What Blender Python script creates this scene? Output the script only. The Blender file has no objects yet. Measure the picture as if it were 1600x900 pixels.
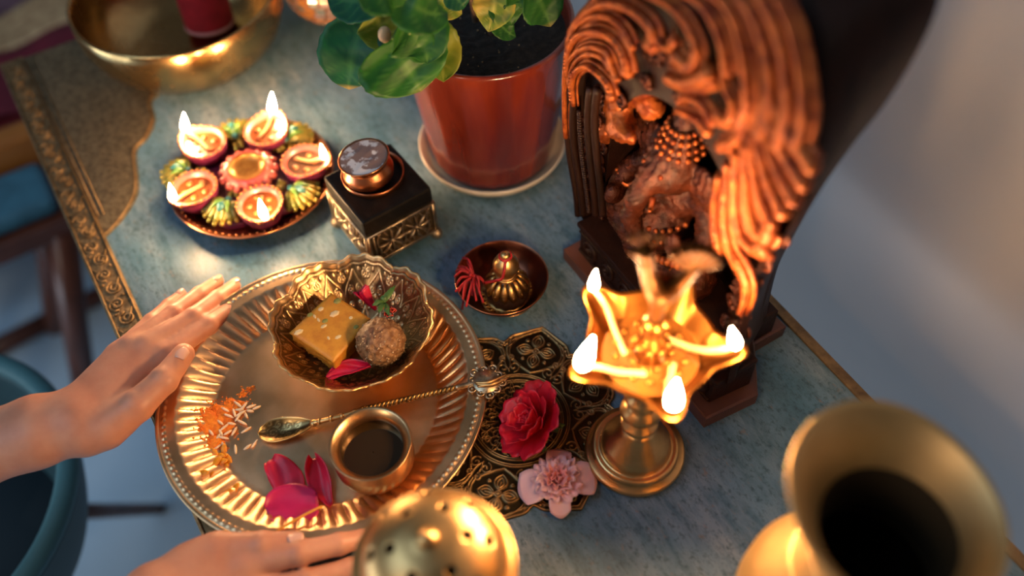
import bpy, bmesh, math, random
import numpy as np
from mathutils import Vector, Matrix
random.seed(7); rng = np.random.default_rng(7)
PI = math.pi
SC = bpy.context.scene
COL = SC.collection
TZ = 0.75                                   # height of the table top above the floor
# ------------------------------------------------------------------ camera
FPX, PITCH, ROLL, CH, YAW = 1480.57, math.radians(53.6025), math.radians(-2.9153), .75227, math.radians(-29.0257)
_d = np.array([math.sin(YAW), math.cos(YAW)]); _n = np.array([_d[1], -_d[0]])
_F = np.array([0, math.cos(PITCH), -math.sin(PITCH)]); _R0 = np.array([1., 0, 0]); _U0 = np.cross(_R0, _F)
_R = math.cos(ROLL)*_R0 + math.sin(ROLL)*_U0; _U = -math.sin(ROLL)*_R0 + math.cos(ROLL)*_U0
def _tt(v): return np.array([v[:2] @ _n, v[:2] @ _d, v[2]])
CR, CU, CF = _tt(_R), _tt(_U), _tt(_F)      # camera axes in the table's own frame
cam = bpy.data.cameras.new('camera'); cam_o = bpy.data.objects.new('camera', cam); COL.objects.link(cam_o)
cam.sensor_width = 36; cam.lens = 36*FPX/1600; cam.clip_start = .02
m = Matrix.Identity(4)
for i in range(3):
    m[i][0], m[i][1], m[i][2] = CR[i], CU[i], -CF[i]
m[2][3] = TZ + CH
cam_o.matrix_world = m
cam.dof.use_dof = True; cam.dof.focus_distance = .845; cam.dof.aperture_fstop = 1.7
SC.camera = cam_o
# ------------------------------------------------------------------ light and exposure
W = bpy.data.worlds.new('room_ambient'); SC.world = W; W.use_nodes = True
W.node_tree.nodes['Background'].inputs[0].default_value = (.80, .88, 1, 1)
W.node_tree.nodes['Background'].inputs[1].default_value = .07
def area(name, loc, target, size, power, col):
    l = bpy.data.lights.new(name, 'AREA'); l.shape = 'RECTANGLE'; l.size, l.size_y = size; l.energy = power; l.color = col
    o = bpy.data.objects.new(name, l); COL.objects.link(o); o.location = loc
    o.rotation_euler = (Vector(target)-Vector(loc)).to_track_quat('-Z', 'Y').to_euler()
    return o
area('window_daylight', (-1.3, .9, 2.6), (-.75, .9, .3), (1.3, 1.6), 17, (.48, .73, 1))
area('warm_fill', (-1.9, -.4, 2.2), (.4, .2, .8), (.6, .6), 12, (1, .78, .60))  # warm fill added to brighten the wall and hands
area('floor_fill', (-1.9, 1.15, .42), (-.15, 1.1, .05), (1.5, .6), 16, (.72, .86, 1))  # cool fill added below table height to brighten the floor
FLAME = 560.0
SC.view_settings.view_transform = 'Standard'; SC.view_settings.look = 'None'
SC.view_settings.gamma = 1; SC.view_settings.use_curve_mapping = False
SC.view_settings.exposure = 0.0

# ------------------------------------------------------------------ helpers
def P(x, y, h=0.):
    """point of the table frame at height h above the table top seen at photo pixel x, y"""
    d = (x-800)/FPX*CR - (y-450)/FPX*CU + CF
    t = (h-CH)/d[2]
    q = d*t
    return np.array([q[0], q[1], h+TZ])
def PU(x, y, u0):
    d = (x-800)/FPX*CR - (y-450)/FPX*CU + CF
    q = d*(u0/d[0])
    return np.array([u0, q[1], q[2]+CH+TZ])
def tag(o, label=None, cat=None, group=None, kind=None):
    if label: o['label'] = label
    if cat: o['category'] = cat
    if group: o['group'] = group
    if kind: o['kind'] = kind
    return o
def thing(name, label, cat, loc=(0, 0, 0), rz=0, group=None):
    o = bpy.data.objects.new(name, None); COL.objects.link(o); o.empty_display_size = .02
    o.location = [float(a) for a in loc]; o.rotation_euler = (0, 0, rz)
    return tag(o, label, cat, group)
def link(name, me, parent=None, loc=None):
    o = bpy.data.objects.new(name, me); COL.objects.link(o)
    if parent is not None: o.parent = parent
    if loc is not None: o.location = [float(a) for a in loc]
    return o
def dup(o, parent=None):
    c = o.copy(); COL.objects.link(c)
    if parent is not None: c.parent = parent
    for ch in list(o.children): dup(ch, c)
    return c
def mesh(name, V, F, mat, smooth=True, attr=None):
    me = bpy.data.meshes.new(name)
    V = np.asarray(V, np.float32)
    if isinstance(F, np.ndarray) and F.ndim == 2:
        n, k = F.shape
        me.vertices.add(len(V)); me.vertices.foreach_set('co', V.ravel())
        me.loops.add(n*k); me.loops.foreach_set('vertex_index', F.astype(np.int32).ravel())
        me.polygons.add(n); me.polygons.foreach_set('loop_start', np.arange(0, n*k, k, dtype=np.int32))
        me.update(calc_edges=True); me.validate()
    else:
        me.from_pydata([tuple(map(float, v)) for v in V], [], [tuple(int(i) for i in f) for f in F])
    me.polygons.foreach_set('use_smooth', np.full(len(me.polygons), smooth))
    if attr:
        for k, a in attr.items():
            a = np.asarray(a, np.float32)
            if a.ndim == 1:
                at = me.attributes.new(k, 'FLOAT', 'POINT'); at.data.foreach_set('value', a)
            else:
                at = me.attributes.new(k, 'FLOAT_VECTOR', 'POINT'); at.data.foreach_set('vector', a.ravel())
    if mat: me.materials.append(mat)
    me.update()
    return me
def put(name, V, F, mat, parent=None, smooth=True, attr=None, loc=None):
    return link(name, mesh(name, V, F, mat, smooth, attr), parent, loc)
def grid_faces(nu, nv, wrap_u=False, wrap_v=False, flip=False):
    I = np.arange(nu*nv).reshape(nu, nv)
    a = I if wrap_u else I[:-1]; b = np.roll(I, -1, 0) if wrap_u else I[1:]
    def cut(x): return (x, np.roll(x, -1, 1)) if wrap_v else (x[:, :-1], x[:, 1:])
    a0, a1 = cut(a); b0, b1 = cut(b)
    f = np.stack([a0, b0, b1, a1], -1).reshape(-1, 4)
    return f[:, ::-1] if flip else f
def crom(pts, n=8):
    p = np.asarray(pts, float)
    if len(p) < 3: 
        t = np.linspace(0, 1, n+1)[:, None]; return p[0]*(1-t)+p[-1]*t
    q = np.vstack([2*p[0]-p[1], p, 2*p[-1]-p[-2]]); out = []
    for i in range(1, len(q)-2):
        for k in range(n):
            t = k/n
            out.append(.5*((2*q[i]) + (q[i+1]-q[i-1])*t + (2*q[i-1]-5*q[i]+4*q[i+1]-q[i+2])*t*t + (3*q[i]-q[i-1]-3*q[i+1]+q[i+2])*t**3))
    out.append(p[-1]); return np.array(out)
class MB:
    """collects shapes into one mesh"""
    def __init__(s): s.V = []; s.F = []; s.n = 0
    def add(s, V, F):
        V = np.asarray(V, float)
        s.V.append(V); s.F += [tuple(int(i)+s.n for i in f) for f in F]; s.n += len(V); return s
    def box(s, c, sz, rz=0, bev=0):
        bm = bmesh.new(); bmesh.ops.create_cube(bm, size=1)
        for v in bm.verts: v.co = Vector((v.co.x*sz[0], v.co.y*sz[1], v.co.z*sz[2]))
        if bev: bmesh.ops.bevel(bm, geom=bm.edges[:], offset=bev, segments=2, affect='EDGES', profile=.6)
        R = Matrix.Rotation(rz, 3, 'Z'); bm.verts.index_update()
        V = [tuple(R @ v.co + Vector(c)) for v in bm.verts]; F = [[v.index for v in f.verts] for f in bm.faces]; bm.free()
        return s.add(V, F)
    def tube(s, pts, r, n=8, cap=True, flat=1.):
        p = np.asarray(pts, float); k = len(p); r = np.broadcast_to(np.asarray(r, float), (k,)) if np.ndim(r) else np.full(k, r)
        T = np.gradient(p, axis=0); T /= np.linalg.norm(T, axis=1)[:, None]+1e-12
        a = np.cross(T[0], [0, 0, 1.]); 
        if np.linalg.norm(a) < 1e-3: a = np.cross(T[0], [1., 0, 0])
        a /= np.linalg.norm(a); V = []
        for i in range(k):
            a = a - T[i]*(a@T[i]); a /= np.linalg.norm(a)+1e-12; b = np.cross(T[i], a)
            for j in range(n):
                th = 2*PI*j/n; V.append(p[i] + r[i]*(math.cos(th)*a + flat*math.sin(th)*b))
        F = [list(f) for f in grid_faces(k, n, False, True)]
        if cap: F += [list(range(n))[::-1], list(range((k-1)*n, k*n))]
        return s.add(V, F)
    def lathe(s, prof, n=32, c=(0, 0, 0), rfun=None):
        prof = np.asarray(prof, float); th = np.arange(n)*2*PI/n; k = len(prof)
        R = np.repeat(prof[:, 0][:, None], n, 1)
        if rfun is not None: R = R*rfun(th, prof)
        V = np.stack([R*np.cos(th)+c[0], R*np.sin(th)+c[1], np.repeat(prof[:, 1][:, None], n, 1)+c[2]], -1).reshape(-1, 3)
        return s.add(V, grid_faces(k, n, False, True, True))
    def ball(s, c, r, n=8, sc=(1, 1, 1), M3=None):
        k = max(5, n//2+2); t = np.linspace(0, PI, k); th = np.arange(n)*2*PI/n
        V = np.stack([np.outer(np.sin(t), np.cos(th))*sc[0], np.outer(np.sin(t), np.sin(th))*sc[1], np.outer(np.cos(t), np.ones(n))*sc[2]], -1).reshape(-1, 3)*r
        if M3 is not None: V = V @ np.asarray(M3).T
        return s.add(V+np.asarray(c, float), grid_faces(k, n, False, True))
    def torus(s, c, R, r, n=32, m=8, sz=1.):
        a = np.arange(n)*2*PI/n; b = np.arange(m)*2*PI/m
        V = np.stack([np.outer(np.cos(a), R+r*np.cos(b)), np.outer(np.sin(a), R+r*np.cos(b)), np.outer(np.ones(n), r*sz*np.sin(b))], -1).reshape(-1, 3)+np.asarray(c, float)
        return s.add(V, grid_faces(n, m, True, True))
    def move(s, off): s.V = [v-np.asarray(off, float) for v in s.V]; return s
    def xf(s, M4):
        M4 = np.array(M4); s.V = [v @ M4[:3, :3].T + M4[:3, 3] for v in s.V]; return s
    def build(s, name, mat, parent=None, smooth=True, loc=None, weld=False):
        o = put(name, np.vstack(s.V), s.F, mat, parent, smooth, None, loc)
        bm = bmesh.new(); bm.from_mesh(o.data)
        bmesh.ops.remove_doubles(bm, verts=bm.verts[:], dist=1e-6)
        bmesh.ops.recalc_face_normals(bm, faces=bm.faces[:]); bm.to_mesh(o.data); bm.free()
        return o
def sharp(o, deg=35):
    o.data.polygons.foreach_set('use_smooth', [True]*len(o.data.polygons))
    bm = bmesh.new(); bm.from_mesh(o.data)
    for e in bm.edges:
        if len(e.link_faces) == 2 and e.calc_face_angle(0) > math.radians(deg): e.smooth = False
    bm.to_mesh(o.data); bm.free(); return o
def solid(o, th, off=0.):
    md = o.modifiers.new('thickness', 'SOLIDIFY'); md.thickness = th; md.offset = off; return o
# ---- implicit surfaces
def capsule(a, b, ra, rb):
    a = np.asarray(a, np.float32); b = np.asarray(b, np.float32)
    def f(Q):
        ab = b-a; t = np.clip(((Q-a)@ab)/max(float(ab@ab), 1e-12), 0, 1)
        return np.linalg.norm(Q-a-t[:, None]*ab, axis=1)-(ra+(rb-ra)*t)
    return f
def ellip(c, r, M3=None):
    c = np.asarray(c, np.float32); r = np.asarray(r, np.float32)
    def f(Q):
        q = Q-c
        if M3 is not None: q = q @ np.asarray(M3, np.float32)
        k0 = np.linalg.norm(q/r, axis=1); k1 = np.linalg.norm(q/(r*r), axis=1)
        return k0*(k0-1)/np.maximum(k1, 1e-9)
    return f
def smin(a, b, k):
    h = np.clip(.5+.5*(b-a)/k, 0, 1); return b+(a-b)*h-k*h*(1-h)
def union(fs, k):
    def f(Q):
        d = fs[0](Q)
        for g in fs[1:]: d = smin(d, g(Q), k)
        return d
    return f
def sdf_mesh(f, lo, hi, h):
    ax = [np.arange(lo[i], hi[i]+h, h, dtype=np.float32) for i in range(3)]
    n = [len(a) for a in ax]; vals = np.empty(n, np.float32); st = max(1, 400000//(n[1]*n[2]))
    for i in range(0, n[0], st):
        g = np.stack(np.meshgrid(ax[0][i:i+st], ax[1], ax[2], indexing='ij'), -1).reshape(-1, 3)
        vals[i:i+st] = f(g).reshape(-1, n[1], n[2])
    s = vals < 0
    c = np.zeros([k-1 for k in n], np.int8)
    offs = [(i, j, k) for i in (0, 1) for j in (0, 1) for k in (0, 1)]
    def sub(A, o): return A[o[0]:A.shape[0]-1+o[0], o[1]:A.shape[1]-1+o[1], o[2]:A.shape[2]-1+o[2]]
    for o in offs: c += sub(s, o)
    act = np.argwhere((c > 0) & (c < 8)); idx = -np.ones(c.shape, np.int64); idx[tuple(act.T)] = np.arange(len(act))
    acc = np.zeros((len(act), 3)); cnt = np.zeros(len(act))
    for o in offs:
        for d in range(3):
            if o[d]: continue
            p = list(o); p[d] = 1
            A = vals[tuple((act+o).T)]; B = vals[tuple((act+p).T)]
            mk = (A < 0) != (B < 0); t = A/np.where(A-B == 0, 1, A-B)
            pt = np.tile(np.array(o, float), (len(act), 1)); pt[:, d] += t
            acc[mk] += pt[mk]; cnt[mk] += 1
    V = (act+acc/cnt[:, None])*h+np.array(lo)
    F = []
    for d in range(3):
        e1, e2 = [(1, 2), (2, 0), (0, 1)][d]
        sl0 = [slice(None)]*3; sl1 = [slice(None)]*3; sl0[d] = slice(0, -1); sl1[d] = slice(1, None)
        A = s[tuple(sl0)]; B = s[tuple(sl1)]
        for inv in (0, 1):
            E = np.argwhere((A & ~B) if not inv else (~A & B))
            E = E[(E[:, e1] > 0) & (E[:, e2] > 0) & (E[:, e1] < n[e1]-1) & (E[:, e2] < n[e2]-1)]
            q = []
            for (p1, p2) in ((-1, -1), (0, -1), (0, 0), (-1, 0)):
                w = E.copy(); w[:, e1] += p1; w[:, e2] += p2; q.append(idx[tuple(w.T)])
            q = np.stack(q, 1)
            F.append(q[:, ::-1] if inv else q)
    F = np.vstack(F)
    # light smoothing
    for _ in range(3):
        S = np.zeros_like(V); C = np.zeros(len(V))
        for a in range(4):
            for b in (1, 3):
                np.add.at(S, F[:, a], V[F[:, (a+b) % 4]]); np.add.at(C, F[:, a], 1)
        V = .4*V+.6*S/np.maximum(C, 1)[:, None]
    return V, F
# ---- relief patterns: distance to a set of curves
def dist_to(Q, S):
    out = np.full(len(Q), 1e9)
    for i in range(0, len(Q), 3000):
        q = Q[i:i+3000]; out[i:i+3000] = np.sqrt(((q[:, None, :]-S[None])**2).sum(-1)).min(1)
    return out
def arc(c, r, a0, a1, n=40):
    t = np.linspace(a0, a1, n); return np.stack([c[0]+r*np.cos(t), c[1]+r*np.sin(t)], 1)
def spiral(c, r0, r1, a0, a1, n=50):
    t = np.linspace(0, 1, n); a = a0+(a1-a0)*t; r = r0+(r1-r0)*t
    return np.stack([c[0]+r*np.cos(a), c[1]+r*np.sin(a)], 1)
# ------------------------------------------------------------------ materials
def mat(name, col, rough=.5, metal=0., col2=None, nscale=40., lo=.4, hi=.65, bump=None, coat=0., sss=0., stretch=None, relief=None, rough2=None, det=6, spec=None, trans=0.):
    m = bpy.data.materials.new(name); m.use_nodes = True; N = m.node_tree.nodes; L = m.node_tree.links
    b = N['Principled BSDF']; b.inputs['Base Color'].default_value = (*col, 1); b.inputs['Roughness'].default_value = rough
    b.inputs['Metallic'].default_value = metal; b.inputs['Coat Weight'].default_value = coat
    if coat: b.inputs['Coat Roughness'].default_value = .12
    if spec is not None: b.inputs['Specular IOR Level'].default_value = spec
    if trans: b.inputs['Transmission Weight'].default_value = trans
    if sss:
        b.inputs['Subsurface Weight'].default_value = sss; b.inputs['Subsurface Radius'].default_value = (1, .35, .2); b.inputs['Subsurface Scale'].default_value = .008
    tc = N.new('ShaderNodeTexCoord'); vec = tc.outputs['Object']
    if stretch:
        mp = N.new('ShaderNodeMapping'); mp.inputs['Scale'].default_value = stretch; L.new(vec, mp.inputs['Vector']); vec = mp.outputs[0]
    def noise(sc, d=det):
        n = N.new('ShaderNodeTexNoise'); n.inputs['Scale'].default_value = sc; n.inputs['Detail'].default_value = d; n.inputs['Roughness'].default_value = .6
        L.new(vec, n.inputs['Vector']); return n.outputs['Fac']
    csock = None
    if col2 is not None:
        r = N.new('ShaderNodeValToRGB'); e = r.color_ramp.elements
        e[0].position = lo; e[0].color = (*col, 1); e[1].position = hi; e[1].color = (*col2, 1)
        L.new(noise(nscale), r.inputs[0]); csock = r.outputs[0]; L.new(csock, b.inputs['Base Color'])
        if rough2 is not None:
            mr = N.new('ShaderNodeMapRange'); mr.inputs['To Min'].default_value = rough; mr.inputs['To Max'].default_value = rough2
            mr.inputs['From Min'].default_value = lo; mr.inputs['From Max'].default_value = hi
            L.new(noise(nscale), mr.inputs['Value']); L.new(mr.outputs[0], b.inputs['Roughness'])
    if relief is not None:                   # dark patina left in the hollows of a chased pattern
        a = N.new('ShaderNodeAttribute'); a.attribute_name = 'relief'
        x = N.new('ShaderNodeMix'); x.data_type = 'RGBA'; L.new(a.outputs['Fac'], x.inputs[0])
        x.inputs[6].default_value = (*relief, 1)
        if csock: L.new(csock, x.inputs[7])
        else: x.inputs[7].default_value = (*col, 1)
        L.new(x.outputs[2], b.inputs['Base Color'])
    if bump:
        bp = N.new('ShaderNodeBump'); bp.inputs['Strength'].default_value = bump[1]; bp.inputs['Distance'].default_value = bump[2] if len(bump) > 2 else .001
        L.new(noise(bump[0]), bp.inputs['Height']); L.new(bp.outputs[0], b.inputs['Normal'])
    return m
def emis(name, col, st):
    m = bpy.data.materials.new(name); m.use_nodes = True; b = m.node_tree.nodes['Principled BSDF']
    b.inputs['Base Color'].default_value = (0, 0, 0, 1); b.inputs['Emission Color'].default_value = (*col, 1); b.inputs['Emission Strength'].default_value = st
    return m
BRASS = mat('brass', (.78, .47, .20), .30, 1, (.55, .31, .11), 30, .35, .7, (90, .12, .0005), rough2=.42)
BRASS_WORN = mat('worn_tray_brass', (.88, .56, .31), .40, 1, (.68, .39, .18), 14, .35, .65, (160, .12, .0004), rough2=.30)
BRASS_DARK = mat('aged_brass', (.50, .29, .10), .38, 1, (.20, .11, .035), 45, .35, .7, (120, .2, .0005))
BRASS_PALE = mat('pale_brass', (.72, .44, .18), .38, 1, (.56, .32, .12), 12, .35, .7, (60, .08, .0005))
SILVER_BRASS = mat('silvered_brass', (.86, .60, .33), .3, 1, (.68, .43, .19), 30, .3, .7, None, relief=(.10, .05, .016))
MAT_BRASS = mat('patinated_brass', (.46, .28, .12), .42, 1, (.34, .20, .075), 60, .3, .7, None, relief=(.022, .014, .006))
COPPER = mat('copper', (.62, .26, .12), .3, 1, (.36, .13, .06), 40, .35, .7, (80, .1, .0005))
COPPER_DARK = mat('dark_copper', (.20, .065, .035), .32, 1, (.10, .03, .02), 25, .35, .7, (60, .1, .0005))
FLAME_M = emis('candle_flame', (1, .60, .29), FLAME)
COTTON = mat('oiled_cotton', (.40, .22, .08), .6)
CHAR = mat('charred_wick', (.03, .015, .01), .9)
SKIN = mat('skin', (.60, .29, .185), .46, 0, (.50, .205, .125), 28, .35, .7, (420, .13, .0006), sss=.22, spec=.4)
NAIL = mat('fingernail', (.70, .39, .30), .18, 0, sss=.1, coat=.5)
WOOD_DARK = mat('shaded_varnished_wood', (.020, .006, .003), .48, 0, (.010, .004, .0025), 50, .35, .7, (110, .6, .0015), stretch=(1, 1, .4), spec=.2)  # varnished wood deepened with the shade of recesses and side
WOOD_CARVED = mat('candlelit_carved_wood', (.42, .105, .020), .36, .45, (.17, .028, .006), 90, .38, .62, (200, .7, .0015), spec=.35)  # candle glow on the raised carving put into its orange colour
WOOD_LEG = mat('mahogany_leg', (.12, .035, .018), .35, 0, (.07, .02, .01), 20, .4, .7)
# ------------------------------------------------------------------ the setting
def struct(name, V, F, m, label):
    o = put(name, V, F, m, None, False); tag(o, label, None, None, 'structure'); return o
fm = mat('pale_floor', (.46, .62, .76), .45, 0, (.38, .54, .68), 3, .35, .7)
struct('floor', [(-5, -3, -.05), (3, -3, -.05), (3, 6, -.05), (-5, 6, -.05), (-5, -3, 0), (3, -3, 0), (3, 6, 0), (-5, 6, 0)], [(3, 2, 1, 0), (4, 5, 6, 7), (0, 1, 5, 4), (1, 2, 6, 5), (2, 3, 7, 6), (3, 0, 4, 7)], fm, 'pale blue-grey floor far below the table')
wm = mat('grey_wall_paint', (.64, .595, .58), .8, 0, (.60, .56, .55), 4, .35, .7, (300, .08, .0006))
wb = MB().box((.774, 1.5, 1.3), (.1, 9, 2.6)); w_ = wb.build('wall_right', wm, None, False); tag(w_, 'grey plaster wall rising behind the carved wooden shrine', None, None, 'structure')
# ------------------------------------------------------------------ the table
def table():
    t = thing('altar_table', 'long table with worn blue-grey painted top and embossed brass edging', 'table', (.196, .5, 0))
    off = np.array([.196, .5, 0])
    m = bpy.data.materials.new('worn_blue_paint'); m.use_nodes = True; N = m.node_tree.nodes; L = m.node_tree.links; b = N['Principled BSDF']
    tc = N.new('ShaderNodeTexCoord')
    def nz(sc, stretch, det=8, rg=.62):
        mp = N.new('ShaderNodeMapping'); mp.inputs['Scale'].default_value = stretch; L.new(tc.outputs['Object'], mp.inputs[0])
        n = N.new('ShaderNodeTexNoise'); n.inputs['Scale'].default_value = sc; n.inputs['Detail'].default_value = det; n.inputs['Roughness'].default_value = rg; L.new(mp.outputs[0], n.inputs[0]); return n.outputs['Fac']
    def ramp(f, stops):
        r = N.new('ShaderNodeValToRGB'); e = r.color_ramp.elements
        while len(e) < len(stops): e.new(.5)
        for k, (p, c) in enumerate(stops): e[k].position = p; e[k].color = (*c, 1)
        L.new(f, r.inputs[0]); return r.outputs[0]
    def mix(f, a, c, col=True):
        x = N.new('ShaderNodeMix'); x.data_type = 'RGBA'; L.new(f, x.inputs[0]); L.new(a, x.inputs[6])
        if isinstance(c, tuple): x.inputs[7].default_value = (*c, 1)
        else: L.new(c, x.inputs[7])
        return x.outputs[2]
    base = ramp(nz(7, (1.6, .6, 1)), [(.32, (.056, .148, .232)), (.5, (.112, .196, .272)), (.70, (.22, .265, .305))])
    streak = ramp(nz(42, (2.0, .5, 1), 10, .72), [(.42, (0, 0, 0)), (.64, (1, 1, 1))])
    c1 = mix(streak, base, (.05, .115, .168))
    fleck = ramp(nz(230, (1.2, .65, 1), 6, .72), [(.51, (0, 0, 0)), (.64, (.85, .85, .85))])
    c2 = mix(fleck, c1, (.028, .068, .09))
    red = ramp(nz(120, (1.1, .6, 1), 6, .7), [(.60, (0, 0, 0)), (.70, (.7, .7, .7))])
    c3 = mix(red, c2, (.20, .135, .11))
    L.new(c3, b.inputs['Base Color']); b.inputs['Roughness'].default_value = .42; b.inputs['Specular IOR Level'].default_value = .45
    bp = N.new('ShaderNodeBump'); bp.inputs['Strength'].default_value = .35; bp.inputs['Distance'].default_value = .0012
    L.new(nz(110, (2, .4, 1)), bp.inputs['Height']); L.new(bp.outputs[0], b.inputs['Normal'])
    MB().box((.195, .505, TZ-.0175), (.55, 1.2, .035), bev=.002).move(off).build('tabletop', m, t, False)
    edge = mat('embossed_brass', (.36, .235, .115), .5, .9, (.18, .115, .055), 120, .35, .65, (220, .8, .002))
    MB().box((-.0685, .507, TZ-.0165), (.029, 1.204, .040), bev=.0015).move(off).build('edge_strip', edge, t, False)
    MB().box((.471, .505, TZ-.0165), (.010, 1.204, .038), bev=.001).move(off).build('wall_edge_strip', mat('dull_brass_edge', (.30, .19, .09), .5, .8, (.14, .09, .05), 60, bump=(150, .6, .001)), t, False)
    # raised running scroll along the strip
    s = MB(); z = TZ+.0042
    for k, v0 in enumerate(np.arange(.46, 1.09, .0215)):
        sg = 1 if k % 2 else -1; c = (-.0685+.002*sg, v0)
        q = spiral(c, .0085, .0015, PI/2*sg, PI/2*sg+sg*3.4*PI, 22)
        s.tube(np.column_stack([q, np.full(len(q), z)]), .0011, 5)
        s.tube([(c[0], v0-.004, z), (c[0]+.008*sg, v0+.011, z)], .001, 5)
        s.ball((c[0]-.009*sg, v0+.009, z), .0017, 6)
    s.tube([(-.0805, .3, z), (-.0805, 1.1, z)], .0012, 5); s.tube([(-.0565, .3, z), (-.0565, 1.1, z)], .0012, 5)
    s.move(off).build('scroll_relief', edge, t)
    # engraved corner plate
    px = [(150, 52), (205, 95), (252, 138), (238, 160), (243, 188), (232, 216), (214, 238), (217, 280), (214, 308), (192, 344), (161, 376)]
    q = crom([P(x, y, 0)[:2] for x, y in px], 6); q = np.vstack([q, [[-.054, .79], [-.054, 1.106], [-.02, 1.106]]])
    n = len(q); V = [(x, y, TZ-.001) for x, y in q]+[(x, y, TZ+.0022) for x, y in q]
    F = [list(range(n, 2*n))]+[(i, (i+1) % n, n+(i+1) % n, n+i) for i in range(n)]
    MB().add(V, F).move(off).build('corner_plate', mat('engraved_brass_plate', (.235, .18, .105), .5, .8, (.125, .095, .055), 200, .4, .62, (300, 1, .002)), t, False)
    s = MB()
    for (a, bq) in ((-.052, -.046),):
        for dx in (0, .006): s.tube([(a+dx, .80, TZ+.003), (a+dx, 1.1, TZ+.003)], .001, 5)
    e = crom([P(x-5, y+1, 0)[:2] for x, y in px[2:]], 6); s.tube(np.column_stack([e, np.full(len(e), TZ+.0025)]), .0013, 5)
    s.move(off).build('plate_border', edge, t)
    for u in (-.04, .43):
        for v in (-.06, 1.06): MB().box((u, v, (TZ-.035)/2), (.05, .05, TZ-.035), bev=.003).move(off).build('leg', WOOD_LEG, t, False)
    for u in (-.045, .44): MB().box((u, .5, TZ-.07), (.02, 1.06, .07)).move(off).build('apron', WOOD_LEG, t, False)
table()
# ------------------------------------------------------------------ tray
TC = np.array([.0591, .4631, TZ+.0036])
def tray():
    t = thing('round_tray', 'large round brass tray with fluted sides and beaded rim under the sweets', 'tray', TC)
    nt = 864; th = np.arange(nt)*2*PI/nt
    R = np.concatenate([np.linspace(0.0005, .100, 22), np.linspace(.102, .130, 26), np.linspace(.131, .1455, 22)])
    Z = np.zeros((len(R), nt))
    for i, r in enumerate(R):
        if r <= .1015: z = .0012+0*th
        elif r < .1305:
            t_ = (r-.1015)/.029; sw = th-t_*.06
            z = .0012+.0185*(t_**1.15)+.0026*math.sin(PI*min(1, t_))**.7*np.abs(np.cos(36*sw))**.8*1.0-.0012*math.sin(PI*t_)
        else:
            t_ = (r-.1305)/.015
            z = .0197+.0015*math.sin(t_*PI*.5)+0*th
            z = z+.0009*np.exp(-((r-.1395)/.0013)**2)*(.5+.5*np.cos(144*th))
            if r > .1435: z = z+.0008
        Z[i] = z
    V = np.stack([np.outer(R, np.cos(th)), np.outer(R, np.sin(th)), Z], -1).reshape(-1, 3)
    o = put('dish', V, grid_faces(len(R), nt, False, True, True), BRASS_WORN, t)
    solid(o, .0012, -1); o.modifiers[0].use_rim = False
    b = MB(); b.torus((0, 0, .0214), .1458, .0011, 160, 8); b.torus((0, 0, .0016), .1012, .0009, 140, 6)
    b.build('rim', BRASS_WORN, t)
    # faint engraved rings on the flat
    e = MB()
    for r in (.094, .091): e.torus((0, 0, .0013), r, .0003, 120, 4, .5)
    e.build('engraved_ring', BRASS_DARK, t)
tray()
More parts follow.
